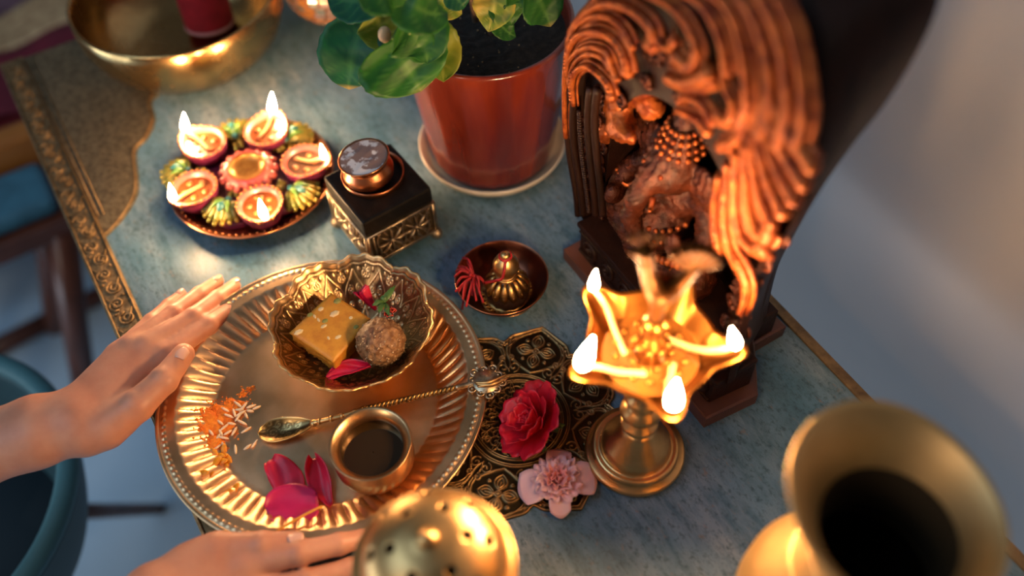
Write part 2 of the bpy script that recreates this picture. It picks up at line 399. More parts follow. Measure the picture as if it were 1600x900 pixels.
# ------------------------------------------------------------------ chased mandala mat
def mandala():
    c = np.array([.1974, .3571, TZ]); t = thing('metal_mandala_mat', 'dark brass openwork mandala mat with flowers in its lobes', 'mat', c)
    R0 = .102; nt = 72; sec = PI/4
    def lobe(th):                            # outer radius, tips at multiples of 45 degrees
        a = np.abs((th+sec/2) % sec-sec/2)/(sec/2)
        return R0*(.90+.10*(1-a)**2.2-.055*np.exp(-((1-a)/.16)**2)-.02*a)
    S = []
    fr = .0734
    fc = np.array([fr, 0])
    for k in range(4):                       # four pointed petals and their midribs
        a = k*PI/2+PI/4*0+.0; d = np.array([math.cos(a), math.sin(a)]); n = np.array([-d[1], d[0]]); L = .0145
        tt = np.linspace(0, 1, 26)
        for sg in (1, -1):
            w = .0055*np.sin(PI*tt)**.8*sg; S.append(fc+np.outer(.0035+tt*L, d)+np.outer(w, n))
            w = .0028*np.sin(PI*tt)**.8*sg; S.append(fc+np.outer(.005+tt*L*.7, d)+np.outer(w, n))
        S.append(fc+np.outer(.004+tt*L*.5, d))
    S += [arc(fc, .0026, 0, 2*PI, 24), arc(fc, .0008, 0, 2*PI, 8)]
    for k in range(4):
        a = k*PI/2+PI/4; S.append(arc(fc+.0145*np.array([math.cos(a), math.sin(a)]), .0011, 0, 2*PI, 8))
    # ogee frame round the flower
    tt = np.linspace(0, 1, 60)
    for off_ in (0, .0022):
        for sg in (1, -1):
            q = crom([(.049+off_*.3, .0*sg), (.055, (.012-off_)*sg), (.066, (.0255-off_)*sg), (.080, (.0245-off_)*sg), (.091, (.012-off_*.6)*sg), (.0995-off_, 0)], 14); S.append(q)
    for r in (.0385, .0405, .0445, .0465, .012, .0145): S.append(arc((0, 0), r, -.5, .5, 60))
    # scrolls between the lobes
    for sg in (1, -1):
        for (rr, an, r0, r1, tn) in ((.055, .30, .0055, .001, 2.4), (.066, .335, .0035, .001, 2), (.082, .36, .0045, .001, 2.2), (.090, .31, .003, .0008, 1.8), (.030, .30, .006, .001, 2.4), (.024, .12, .0042, .001, 2), (.0335, .1, .0035, .001, 2)):
            cc = rr*np.array([math.cos(an), math.sin(an)])*np.array([1, sg]); S.append(spiral(cc, r0, r1, an*sg+PI*sg, an*sg+PI*sg+sg*tn*PI, 34))
        q = crom([(.047, .0195*sg), (.057, .021*sg), (.067, .0268*sg), (.083, .029*sg), (.089, .030*sg)], 10); S.append(q)
        q = crom([(.0165, 0), (.024, .004*sg), (.030, .0035*sg), (.037, .0005*sg)], 10); S.append(q)
        q = crom([(.0165, .0065*sg), (.024, .0082*sg), (.030, .0105*sg), (.0375, .0155*sg)], 10); S.append(q)
    S = np.vstack(S)
    thl = (np.arange(nt)+.5)/nt*sec-sec/2; rs = np.concatenate([np.linspace(.0005, .16, 30), np.linspace(.165, 1, 175)])
    RR = np.outer(rs, lobe(thl)); X = RR*np.cos(thl); Y = RR*np.sin(thl)
    Q = np.stack([X, Y], -1).reshape(-1, 2)
    d = dist_to(Q, S).reshape(X.shape); edge = (1-rs)[:, None]*lobe(thl)
    hgt = np.maximum(np.exp(-(d/.00062)**2), np.exp(-((edge-.0012)/.0013)**2))
    hgt = np.maximum(hgt, .95*np.exp(-((edge-.0048)/.0006)**2)*(.6+.4*np.sign(np.sin(np.arctan2(Y, X)*150))))
    V = []; A = []
    for k in range(8):
        a = thl+k*sec
        V.append(np.stack([RR*np.cos(a), RR*np.sin(a), .0014+.0015*hgt], -1)); A.append(hgt)
    V = np.concatenate(V, 1); A = np.concatenate(A, 1); n2 = V.shape[1]
    rim = V[-1].copy(); rim[:, 2] = 0
    V = np.concatenate([V, rim[None]], 0); A = np.concatenate([A, np.zeros((1, n2))], 0)
    put('plate', V.reshape(-1, 3), grid_faces(V.shape[0], n2, False, True, True), MAT_BRASS, t, True, {'relief': np.clip(A*1.1+.06, 0, 1).ravel()})
mandala()
# ------------------------------------------------------------------ scalloped bowl
BC = np.array([.1095, .4975, TZ+.0050])
BR = .0690
def bowl():
    t = thing('scalloped_bowl', 'engraved silvery brass bowl with scalloped rim holding the sweets', 'bowl', BC)
    per = 8; nt = 96; sec = 2*PI/per; thl = (np.arange(nt)+.5)/nt*sec-sec/2
    # the pattern lives on (arc length, along the wall)
    S = []; Lw = .068; wl = .050            # wall length, sector width at mid wall
    def sc(q): return np.asarray(q)
    for sg in (1, -1):
        S += [crom([(.022, 0), (.030, .007*sg), (.039, .0125*sg), (.049, .010*sg), (.056, .0035*sg), (.060, 0)], 10)]
        S += [spiral((.037, .0195*sg), .005, .001, 0, sg*3.4*PI, 40), spiral((.048, .0185*sg), .0038, .001, PI, PI+sg*3.2*PI, 36), spiral((.047, .005*sg), .0035, .0008, 0, -sg*3*PI, 34), spiral((.036, .0055*sg), .003, .0008, PI, PI+sg*3*PI, 34)]
        S += [spiral((.057, .013*sg), .0032, .0008, 0, sg*3*PI, 30), crom([(.024, .012*sg), (.031, .0155*sg), (.043, .016*sg), (.052, .0155*sg), (.058, .020*sg)], 8)]
        for q in ((.031, .0105), (.043, .0215), (.0535, .0205), (.0605, .0075), (.029, .019), (.0425, .0), (.061, .0165)): S.append(arc((q[0], q[1]*sg), .0009, 0, 2*PI, 8)); S.append(np.array([[q[0], q[1]*sg]]))
    S.append(np.column_stack([np.full(60, .0215), np.linspace(-.03, .03, 60)])); S.append(np.column_stack([np.full(60, .0195), np.linspace(-.03, .03, 60)]))
    S.append(np.column_stack([np.full(60, .0635), np.linspace(-.03, .03, 60)]))
    S = np.vstack(S)
    s = np.concatenate([np.linspace(.0005, .018, 14), np.linspace(.0187, Lw, 96)]); 
    tw = s/Lw
    rbase = BR*np.clip(.02+1.02*tw**.85, 0, None); zb = .004+.043*np.clip((tw-.22)/.78, 0, 1)**1.55
    a = np.abs(thl)/(sec/2); scal = np.sqrt(np.clip(1-a**2, 0, 1))
    micro = .012*np.cos(thl*8*4)
    rm = 1+np.outer(tw**3, .095*(scal-.65)+micro*.9); zz = zb[:, None]+np.outer(tw**4, .0075*(scal-.65)+.0006*np.cos(thl*32))
    RR = rbase[:, None]*rm
    fold = (thl % (sec/2))-sec/4
    Q = np.stack([np.repeat(s[:, None], nt, 1), fold[None]*np.maximum(rbase[:, None], .012)*1.25], -1).reshape(-1, 2)
    d = dist_to(Q, S).reshape(RR.shape); hg = np.exp(-(d/.00050)**2)
    hatch = .35*(.5+.5*np.sin(900*s[:, None]*1+60*np.sin(thl*16)[None]*.2))*(s[:, None] > .02)
    fl = (s < .0185)[:, None]*(.5+.5*np.sin(220*s[:, None]*8+thl[None]*16))*.5
    hh = np.clip(np.maximum(hg, 0)+fl, 0, 1); edge = (tw > .955)[:, None]; hh = np.where(edge, 1, hh)
    V = []; A = []
    for k in range(per):
        g = thl+k*sec+.15
        V.append(np.stack([RR*np.cos(g), RR*np.sin(g), zz+.0007*hh], -1)); A.append(np.clip(.16+hatch*.5+hh*.85, 0, 1))
    V = np.concatenate(V, 1); A = np.concatenate(A, 1)
    o = put('body', V.reshape(-1, 3), grid_faces(V.shape[0], V.shape[1], False, True, True), SILVER_BRASS, t, True, {'relief': A.ravel()})
    solid(o, .0011, -1)
    e = V[-1]; e = np.vstack([e, e[:1]]); MB().tube(e, .0011, 6, False).build('rim', BRASS_PALE, t)
    MB().lathe([(.024, 0), (.026, .0015), (.022, .003), (.02, .006), (.0005, .006)], 40).build('foot', BRASS, t)
bowl()
# ------------------------------------------------------------------ sweets in the bowl
def vnoise(Q, f, seed=0):
    """cheap smooth value noise on points"""
    Q = np.asarray(Q)*f; r = np.random.default_rng(seed); out = np.zeros(len(Q))
    for k in range(9):
        d = r.normal(size=3); out += np.sin(Q@d*1.7+r.uniform(0, 6.28))*(.5+r.uniform())
    return out/6
def blob_bits(mb, pts, r0, r1):
    for p in pts:
        r = random.uniform(r0, r1); mb.ball(p, r, 5, (random.uniform(.6, 1.3), random.uniform(.6, 1.3), random.uniform(.5, 1)))
FUDGE = mat('mustard_fudge', (.66, .30, .03), .5, 0, (.54, .21, .02), 120, .4, .65, (500, .35, .0006), sss=.12)
NUT = mat('chopped_almond', (.80, .60, .32), .5, 0, sss=.1); PISTA = mat('pistachio', (.27, .26, .06), .5)
def fudge():
    cs = [P(452, 519, .050), P(517, 457, .051), P(579, 497, .046), P(521, 566, .043)]
    ctr = sum(cs)/4; base = ctr.copy(); 
    n = np.cross(cs[2]-cs[0], cs[1]-cs[3]); n /= np.linalg.norm(n); n = n if n[2] > 0 else -n
    TH = .023; base = ctr-n*TH
    t = thing('fudge_square', 'thick mustard-yellow fudge square with nuts in the scalloped bowl', 'sweet', base)
    N = 18; M_ = 9
    def pt(a, b, c):                         # a, b across, c depth
        q = cs[0]*(1-a)*(1-b)+cs[1]*(1-a)*b+cs[2]*a*b+cs[3]*a*(1-b)
        return q-n*TH*c
    bm = bmesh.new(); bmesh.ops.create_cube(bm, size=1); bmesh.ops.subdivide_edges(bm, edges=bm.edges[:], cuts=N, use_grid_fill=True)
    bm.verts.index_update(); V = np.array([v.co[:] for v in bm.verts])+.5; F = [[v.index for v in f.verts] for f in bm.faces]; bm.free()
    Q = np.array([pt(*v) for v in V])
    nz = vnoise(Q, 420, 3)*.5+vnoise(Q, 900, 4)*.5
    cen = ctr-n*TH*.5; rad = Q-cen
    side = np.clip((V[:, 2]-.12)/.3, 0, 1)
    left = np.clip(1-V[:, 1]*6, 0, 1)        # the side that was broken off
    k = nz*(.0006+.0030*side*left)-.0016*side*left
    out = rad-np.outer(rad@n, n); out /= np.linalg.norm(out, axis=1)[:, None]+1e-9
    Q = Q+out*k[:, None]-n*0
    # slightly rounded top corners
    e = np.minimum.reduce([V[:, 0], 1-V[:, 0], V[:, 1], 1-V[:, 1]]); top = np.clip(1-V[:, 2]*8, 0, 1)
    Q = Q-n*(np.clip(1-e/.05, 0, 1)**2*.0012*top)[:, None]
    o = put('block', Q-base, F, FUDGE, t)
    def bit(name, x, y, r, m, sc):
        q = P(x, y, .048); q = q-n*((q-ctr)@n)+n*.0004 if True else q
        ray = q-np.array([0, 0, TZ+CH])
        q0 = np.array([0, 0, TZ+CH]); tt = ((ctr-q0)@n)/(ray@n); q = q0+ray*tt
        MB().ball(q-base, r, 6, sc).build(name, m, t, False)
    for x, y, r, sc in ((523, 491, .0046, (1.1, .75, .35)), (502, 485, .003, (1, .8, .35)), (492, 496, .0022, (.6, 1.3, .4)), (498, 501, .0022, (.6, 1.3, .4)), (506, 510, .0028, (1.2, .7, .35)), (467, 520, .004, (1.2, .7, .4)), (528, 525, .0026, (1.3, .8, .3)), (548, 496, .002, (1, 1, .4)), (513, 527, .0018, (.7, 1.3, .4))):
        bit('nut_piece', x, y, r, NUT, sc)
    for x, y, r in ((528, 472, .0042), (485, 494, .003), (508, 502, .0032), (556, 509, .003)):
        bit('pistachio_piece', x, y, r, PISTA, (1, .8, .3))
fudge()
def ladoo():
    c = P(595, 534, .042); r = .0218
    t = thing('sweet_ball', 'round brown sweet ball coated with coarse crumbs beside the fudge square', 'sweet', c-np.array([0, 0, r]))
    bm = bmesh.new(); bmesh.ops.create_icosphere(bm, subdivisions=5, radius=1); bm.verts.index_update()
    V = np.array([v.co[:] for v in bm.verts]); F = [[v.index for v in f.verts] for f in bm.faces]; bm.free()
    k = 1+.03*vnoise(V, 4, 1)+.045*vnoise(V, 13, 2)+.05*vnoise(V, 34, 5)+.03*vnoise(V, 80, 6)
    put('ball', V*(k*r)[:, None]+[0, 0, r], F, mat('date_nut_paste', (.15, .06, .02), .55, 0, (.34, .18, .08), 200, .40, .62, (600, .5, .0008)), t)
    b = MB()
    for _ in range(230):
        d = rng.normal(size=3); d /= np.linalg.norm(d)
        if d[2] < -.6: continue
        b.ball(d*r*1.01+[0, 0, r], random.uniform(.0004, .0011), 4, (1, random.uniform(.6, 1.2), random.uniform(.6, 1)))
    o = b.build('crumb_coating', mat('pale_crumbs', (.62, .46, .28), .4, 0, (.40, .24, .11), 300, .4, .6), t, False); o['kind'] = 'stuff'
ladoo()
# ------------------------------------------------------------------ petals and flowers
def petal_mat(name, c, c2, rough=.45):
    return mat(name, c, rough, 0, c2, 45, .35, .7, (260, .12, .0004), sss=.15)
RED = petal_mat('rose_red', (.66, .008, .028), (.48, .004, .018)); MAGENTA = petal_mat('magenta_petal', (.56, .012, .12), (.42, .006, .07)); CRIMSON = petal_mat('crimson_petal', (.62, .006, .055), (.46, .004, .03))
PINK = petal_mat('pale_pink_petal', (.95, .55, .54), (.92, .46, .46)); PINK2 = petal_mat('salmon_petal', (.92, .40, .36), (.86, .27, .25)); GREEN = mat('sepal_green', (.07, .16, .03), .5, 0, (.04, .09, .02), 60)
CORAL = petal_mat('coral_bud', (.70, .10, .06), (.55, .05, .04))
def frame(axis, up=(0, 0, 1)):
    a = np.asarray(axis, float); a /= np.linalg.norm(a); x = np.cross(up, a)
    if np.linalg.norm(x) < 1e-3: x = np.array([1., 0, 0])
    x /= np.linalg.norm(x); return np.column_stack([x, np.cross(a, x), a])
def wrapped_petal(phi, a0, a1, L, W, r0=.002, ruff=.0, seed=0, ns=11, nt=10, notch=0.):
    r_ = np.random.default_rng(seed); s = np.linspace(-1, 1, ns); t = np.linspace(0, 1, nt); V = []
    ph = r_.uniform(0, 6.28, 3)
    for ti in t:
        for si in s:
            te = ti*(1-.13*abs(si)**3.2-notch*math.exp(-(si/.25)**2)); K = 12; q = (np.arange(K)+.5)/K*te
            an = a0+(a1-a0)*q**1.6; r = r0+L*te/K*np.sin(an).sum(); h = L*te/K*np.cos(an).sum()
            w = W*(math.sin(min(1, te*.62+.08)*PI*.5)**.8)*(1-.12*te**4)
            az = phi+si*w/(abs(r)+.0055)
            rr = r+ruff*te**3*math.sin(si*7+ph[0])+.0012*te*te*math.sin(si*4+ph[1]); h += ruff*te**3*math.sin(si*9+ph[2])
            V.append((rr*math.cos(az), rr*math.sin(az), h))
    return np.array(V), grid_faces(nt, ns)
def rose():
    base = P(846, 661, .020)
    ctr = P(812, 660, .020)
    t = thing('red_rose', 'full red rose head lying on the dark mandala mat beside the tray', 'flower', (base[0], base[1], TZ+.003))
    left = -CR.copy(); left[2] = 0; left /= np.linalg.norm(left)
    A = frame(left*.66+np.array([0, 0, .75]))
    o0 = base-np.array(t.location); o0[2] = .012
    k = 0
    rings = [(3, .05, -.12, .021, .013, .001, .0006), (4, .26, .02, .025, .017, .0015, .0008), (5, .48, .25, .030, .021, .002, .001), (5, .74, .62, .034, .025, .003, .0012), (6, 1.0, 1.25, .038, .027, .003, .0014)]
    for ri, (n, a0, a1, L, W, r0, rf) in enumerate(rings):
        for j in range(n):
            phi = 2*PI*j/n+ri*.55+random.uniform(-.15, .15)
            V, F = wrapped_petal(phi, a0+random.uniform(-.06, .06), a1+random.uniform(-.2, .25), L*random.uniform(.93, 1.07), W*random.uniform(.9, 1.1), r0, rf, k)
            V = V @ A.T + o0
            V[:, 2] = np.where(V[:, 2] < .0012, .0012+.25*np.maximum(V[:, 2], -.004)*.1, V[:, 2])
            solid(put('petal', V, F, RED, t), .0006); k += 1
    for j in range(5):
        V, F = wrapped_petal(2*PI*j/5, 1.5, 2.0, .022, .004, .002, 0, 90+j)
        V = V @ A.T+o0-A[:, 2]*.001; V[:, 2] = np.maximum(V[:, 2], .0005)
        solid(put('sepal', V, F, GREEN, t), .0006)
    st = P(862, 668, .012)-np.array(t.location)
    MB().tube(crom([o0-A[:, 2]*.001, o0-A[:, 2]*.006+np.array([.004, -.002, 0]), st+np.array([.004, -.004, -.004])], 5), .0022, 8).build('stem', GREEN, t)
rose()
def pink_flower():
    c = P(869, 757, .004); c[2] = TZ+.0032
    t = thing('pink_carnation', 'pale pink ruffled flower head lying on the mat near the lamp foot', 'flower', c)
    I = np.eye(3)
    def flat(px, py, W, L, seed, m, h=.006):
        q = P(px, py, .008)-c; d = q.copy(); d[2] = 0; ln = np.linalg.norm(d); d /= ln; s = np.array([-d[1], d[0], 0]); r_ = np.random.default_rng(seed)
        tt = np.linspace(0, 1, 10); ss = np.linspace(-1, 1, 9); V = []
        for a in tt:
            for b in ss:
                ae = a*(1-.16*b*b); w = W*math.sin(PI*min(.97, .10+.62*ae))**.75
                V.append(d*(.004+L*ae)+s*b*w+np.array([0, 0, h+.004*math.sin(PI*ae)-.005*ae+.0018*b*b]))
        solid(put('outer_petal', np.array(V), grid_faces(10, 9), m, t), .0007)
    flat(818, 765, .0155, .029, 1, PINK); flat(924, 748, .0155, .031, 2, PINK); flat(874, 706, .011, .029, 3, PINK); flat(877, 804, .009, .027, 4, PINK)
    
    k = 0
    for ri, (n, a0, a1, L, W) in enumerate([(4, .10, .3, .015, .012), (6, .40, .65, .0185, .013), (8, .70, 1.1, .0215, .014), (9, 1.0, 1.5, .0225, .015)]):
        for j in range(n):
            V, F = wrapped_petal(2*PI*j/n+ri*.4+random.uniform(-.2, .2), a0, a1+random.uniform(-.2, .3), L*random.uniform(.85, 1.1), W, .001, .0016, 200+k, 15, 8, .06)
            V[:, 2] += .003
            solid(put('petal', V, F, PINK2 if ri < 2 else PINK, t), .0005); k += 1
pink_flower()
def loose_petal(name, label, pts, widths, m, h=.0, curl=.004, lift=(.0006, .004), seed=0, group=None, twist=0.):
    """a fallen petal: pts = pixel centre line, widths = half widths in pixels"""
    c = P(*pts[len(pts)//2], h); c[2] = TZ+h
    q = crom([P(x, y, h) for x, y in pts], 5)-c; n = len(q)
    w = np.interp(np.linspace(0, 1, n), np.linspace(0, 1, len(widths)), widths)/1720.
    w = np.convolve(np.r_[w[0], w[0], w, w[-1], w[-1]], [.1, .2, .4, .2, .1], 'valid')*(1-np.abs(np.linspace(-1, 1, n))**9*.35)
    T = np.gradient(q, axis=0); T /= np.linalg.norm(T, axis=1)[:, None]; S = np.stack([-T[:, 1], T[:, 0], 0*T[:, 0]], 1)
    ss = np.linspace(-1, 1, 11); r_ = np.random.default_rng(seed); p0 = r_.uniform(0, 6)
    V = []
    for i in range(n):
        a = i/(n-1)
        for b in ss:
            z = lift[0]+(lift[1]-lift[0])*a+curl*abs(b)**2.4*(.5+.5*math.sin(a*3+p0))+twist*max(0, b)**2*a+.0008*math.sin(b*6+a*5+p0)
            V.append(q[i]+S[i]*w[i]*b*(1-.12*b*b)+np.array([0, 0, max(.0004, z)]))
    o = put(name, np.array(V), grid_faces(n, 11), m, None, True, None, c)
    solid(o, .0006, 1); return tag(o, label, 'petal', group)
HT = .0052                                   # height of the tray's flat
loose_petal('rose_petal', 'red rose petal with pale tip on the tray, uppermost of three', [(424, 722), (440, 738), (452, 755), (462, 776)], [17, 25, 27, 20], CRIMSON, HT, .006, (.004, .0015), 1)
loose_petal('rose_petal', 'narrow folded magenta petal on the tray pointing at the brass cup', [(493, 722), (497, 740), (504, 765), (518, 792)], [8, 19, 20, 5], CRIMSON, HT, .010, (.006, .002), 2, None, .004)
loose_petal('rose_petal', 'broad dusty magenta petal under the saffron thread on the tray', [(420, 806), (440, 797), (468, 793), (498, 788)], [20, 36, 40, 26], MAGENTA, .0115, .004, (.004, .0012), 3)
def thread():
    a = P(503, 791, .020); b = P(428, 832, .0245)
    o = MB().tube(np.array([a+(b-a)*t+[0, 0, .0015*math.sin(PI*t)] for t in np.linspace(0, 1, 10)])-a, .0012, 6).build('saffron_stick', mat('saffron_stick', (.62, .27, .03), .5), None, True, a)
    tag(o, 'thin golden stick lying across the broad magenta petal', 'stick')
thread()
loose_petal('rose_petal', 'crimson rose petal lying in the scalloped bowl below the fudge square', [(512, 594), (530, 583), (552, 580), (581, 578)], [6, 15, 15, 2], CRIMSON, .022, .005, (.003, .004), 5, None, .003)
def buds():
    c = P(586, 480, .034)
    t = thing('rose_bud', 'deep pink rosebud tucked between fudge and sweet ball in the bowl', 'flower', c-np.array([0, 0, .012]))
    A = frame(-CR*.5+CU*.5+np.array([0, 0, .5]))
    for j in range(7):
        V, F = wrapped_petal(j*2.4, .12+.03*j, -.10+.05*j, .022+.0008*j, .0125, .0012, .0005, 40+j); solid(put('petal', V @ A.T+[0, 0, .008], F, CRIMSON, t), .0006)
    c = P(608, 482, .044); t = thing('rose_bud', 'coral rosebud touching the back of the sweet ball in the bowl', 'flower', c-np.array([0, 0, .012]))
    A = frame(-CU*.4+CR*.1+np.array([0, 0, .8]))
    for j in range(7):
        V, F = wrapped_petal(j*2.4+1, .10+.03*j, -.08+.05*j, .018, .010, .001, .0005, 60+j); solid(put('petal', V @ A.T+[0, 0, .004], F, CORAL, t), .0005)
    t = thing('leaf_sprig', 'small green leaf sprig between the two rosebuds in the bowl', 'leaf', P(600, 476, .046))
    b = np.array(t.location)
    for x, y in ((582, 478), (592, 490), (608, 494), (610, 455), (598, 462), (618, 447)):
        a = P(601, 474, .049)-b; e = P(x, y, .052)-b; d = e-a; s = np.cross(d, CF); s /= np.linalg.norm(s); V = []
        for q in np.linspace(0, 1, 8):
            w = .0028*math.sin(PI*min(.98, q+.04))**.8
            for k in (-1, 0, 1): V.append(a+d*q+s*w*k+np.array([0, 0, .001*abs(k)+.002*math.sin(PI*q)]))
        solid(put('leaflet', np.array(V), grid_faces(8, 3), GREEN, t), .0004)
    MB().tube([P(601, 474, .048)-b, P(606, 462, .050)-b, P(612, 450, .052)-b], .0007, 5).build('stalk', GREEN, t)
buds()
# ------------------------------------------------------------------ powder, rice and marigold shreds
def powder():
    c = P(340, 655, .010); c[2] = TZ+.006; b = MB()
    ORG = mat('turmeric_powder', (.88, .27, .015), .8, 0, (.78, .16, .01), 120, .35, .65, (500, .5, .0008))
    def tray_z(q):
        r = math.hypot(q[0]-TC[0], q[1]-TC[1]); return TC[2]+.0012+.0185*max(0, min(1, (r-.1015)/.029))**1.15+(.001 if r > .1 else 0)
    spots = [(322, 650, 13), (335, 668, 14), (345, 640, 13), (352, 658, 12), (330, 688, 13), (356, 625, 9), (372, 628, 9), (318, 670, 9), (340, 690, 9), (328, 660, 14), (340, 652, 14), (348, 668, 12), (362, 640, 10), (336, 636, 11), (378, 612, 6), (388, 605, 5)]
    for x, y, r in spots:
        q = P(x, y, .012); q[2] = tray_z(q)
        bm = bmesh.new(); bmesh.ops.create_icosphere(bm, subdivisions=3, radius=1); bm.verts.index_update()
        V = np.array([v.co[:] for v in bm.verts]); F = [[v.index for v in f.verts] for f in bm.faces]; bm.free()
        V = V*(1+.22*vnoise(V, 3, int(x))+.14*vnoise(V, 9, int(y)))[:, None]*np.array([1, 1, .34 if r > 8 else .25])*r/1720
        b.add(V+q-c+[0, 0, .0006], F)
    for _ in range(2200):
        x, y, r = random.choice(spots); a = random.uniform(0, 6.28); d = abs(random.gauss(0, 1))*r*1.0
        q = P(x+d*math.cos(a), y+d*math.sin(a)*.8, .010); q[2] = tray_z(q)+random.uniform(.0005, .0022 if d < r*.8 else .0009)
        s = abs(random.gauss(0, .0005))+.00025; b.ball(q-c, s, 5, (1, random.uniform(.7, 1.2), .9))
    o = b.build('turmeric_powder', ORG, None, False, c); tag(o, 'heap of bright orange powder spilled on the left side of the tray', 'powder', None, 'stuff')
    RICE = mat('rice', (.86, .66, .46), .45, 0, (.86, .54, .30), 200, .4, .6, sss=.2); proto = None
    g = [(372, 632, 40), (380, 636, -50), (392, 635, -20), (366, 645, 70), (358, 650, 20), (372, 652, -60), (378, 660, 30), (384, 672, -30), (362, 662, 10), (350, 668, -40), (345, 676, 60), (356, 676, -35), (340, 684, -60), (349, 684, 15), (366, 674, -70), (374, 640, 5), (384, 648, 60), (344, 660, 40), (368, 702, 80), (386, 699, -30), (398, 693, -65), (352, 640, 30), (330, 676, 50), (338, 700, -40), (376, 646, -35), (390, 642, 15), (348, 694, 65), (401, 637, -25)]
    for k, (x, y, an) in enumerate(g):
        q = P(x, y, .010); hz = tray_z(q)+.0015+(.0022 if x < 382 and y < 690 else 0); q = P(x, y, hz-TZ)
        if proto is None:
            o = proto = MB().ball((0, 0, 0), .0056, 8, (1, .23, .21)).build('rice_grain', RICE, None, True, q)
        else: o = proto.copy(); COL.objects.link(o); o.location = q
        o.rotation_euler = (random.uniform(-.2, .2), random.uniform(-.25, .25), math.radians(-an)-.5); s = random.uniform(.75, 1.15); o.scale = (s, 1, 1)
        tag(o, 'pale long rice grain scattered on or beside the orange powder', 'rice', 'rice grains on the tray')
    MG = petal_mat('marigold_shred', (.80, .33, .01), (.78, .20, .01)); proto = None
    for k, (x, y, an) in enumerate([(334, 705, 70), (342, 712, 40), (350, 704, -60), (344, 722, 20), (355, 716, 80), (338, 722, -30), (349, 714, 0), (330, 742, -20), (368, 764, -40), (316, 740, 30), (357, 768, 20), (352, 726, 60)]):
        q = P(x, y, .010); hz = tray_z(q)+.0016; q = P(x, y, hz-TZ)
        if proto is None:
            V = []
            for a in np.linspace(-1, 1, 7):
                w = .0028*(1-abs(a)**2.5*.7)
                for b_ in (-1, 0, 1): V.append((a*.0065, b_*w, .0008*math.sin(a*3)+.0006*abs(b_)))
            o = proto = put('marigold_petal', np.array(V), grid_faces(7, 3), MG, None, True, None, q); solid(o, .0005)
        else: o = proto.copy(); COL.objects.link(o); o.location = q
        o.rotation_euler = (random.uniform(-.3, .3), random.uniform(-.3, .3), math.radians(-an)); o.scale = [random.uniform(.6, 1.05)]*3
        tag(o, 'small torn yellow-orange marigold petal on the tray near the powder', 'petal', 'marigold shreds on the tray')
powder()
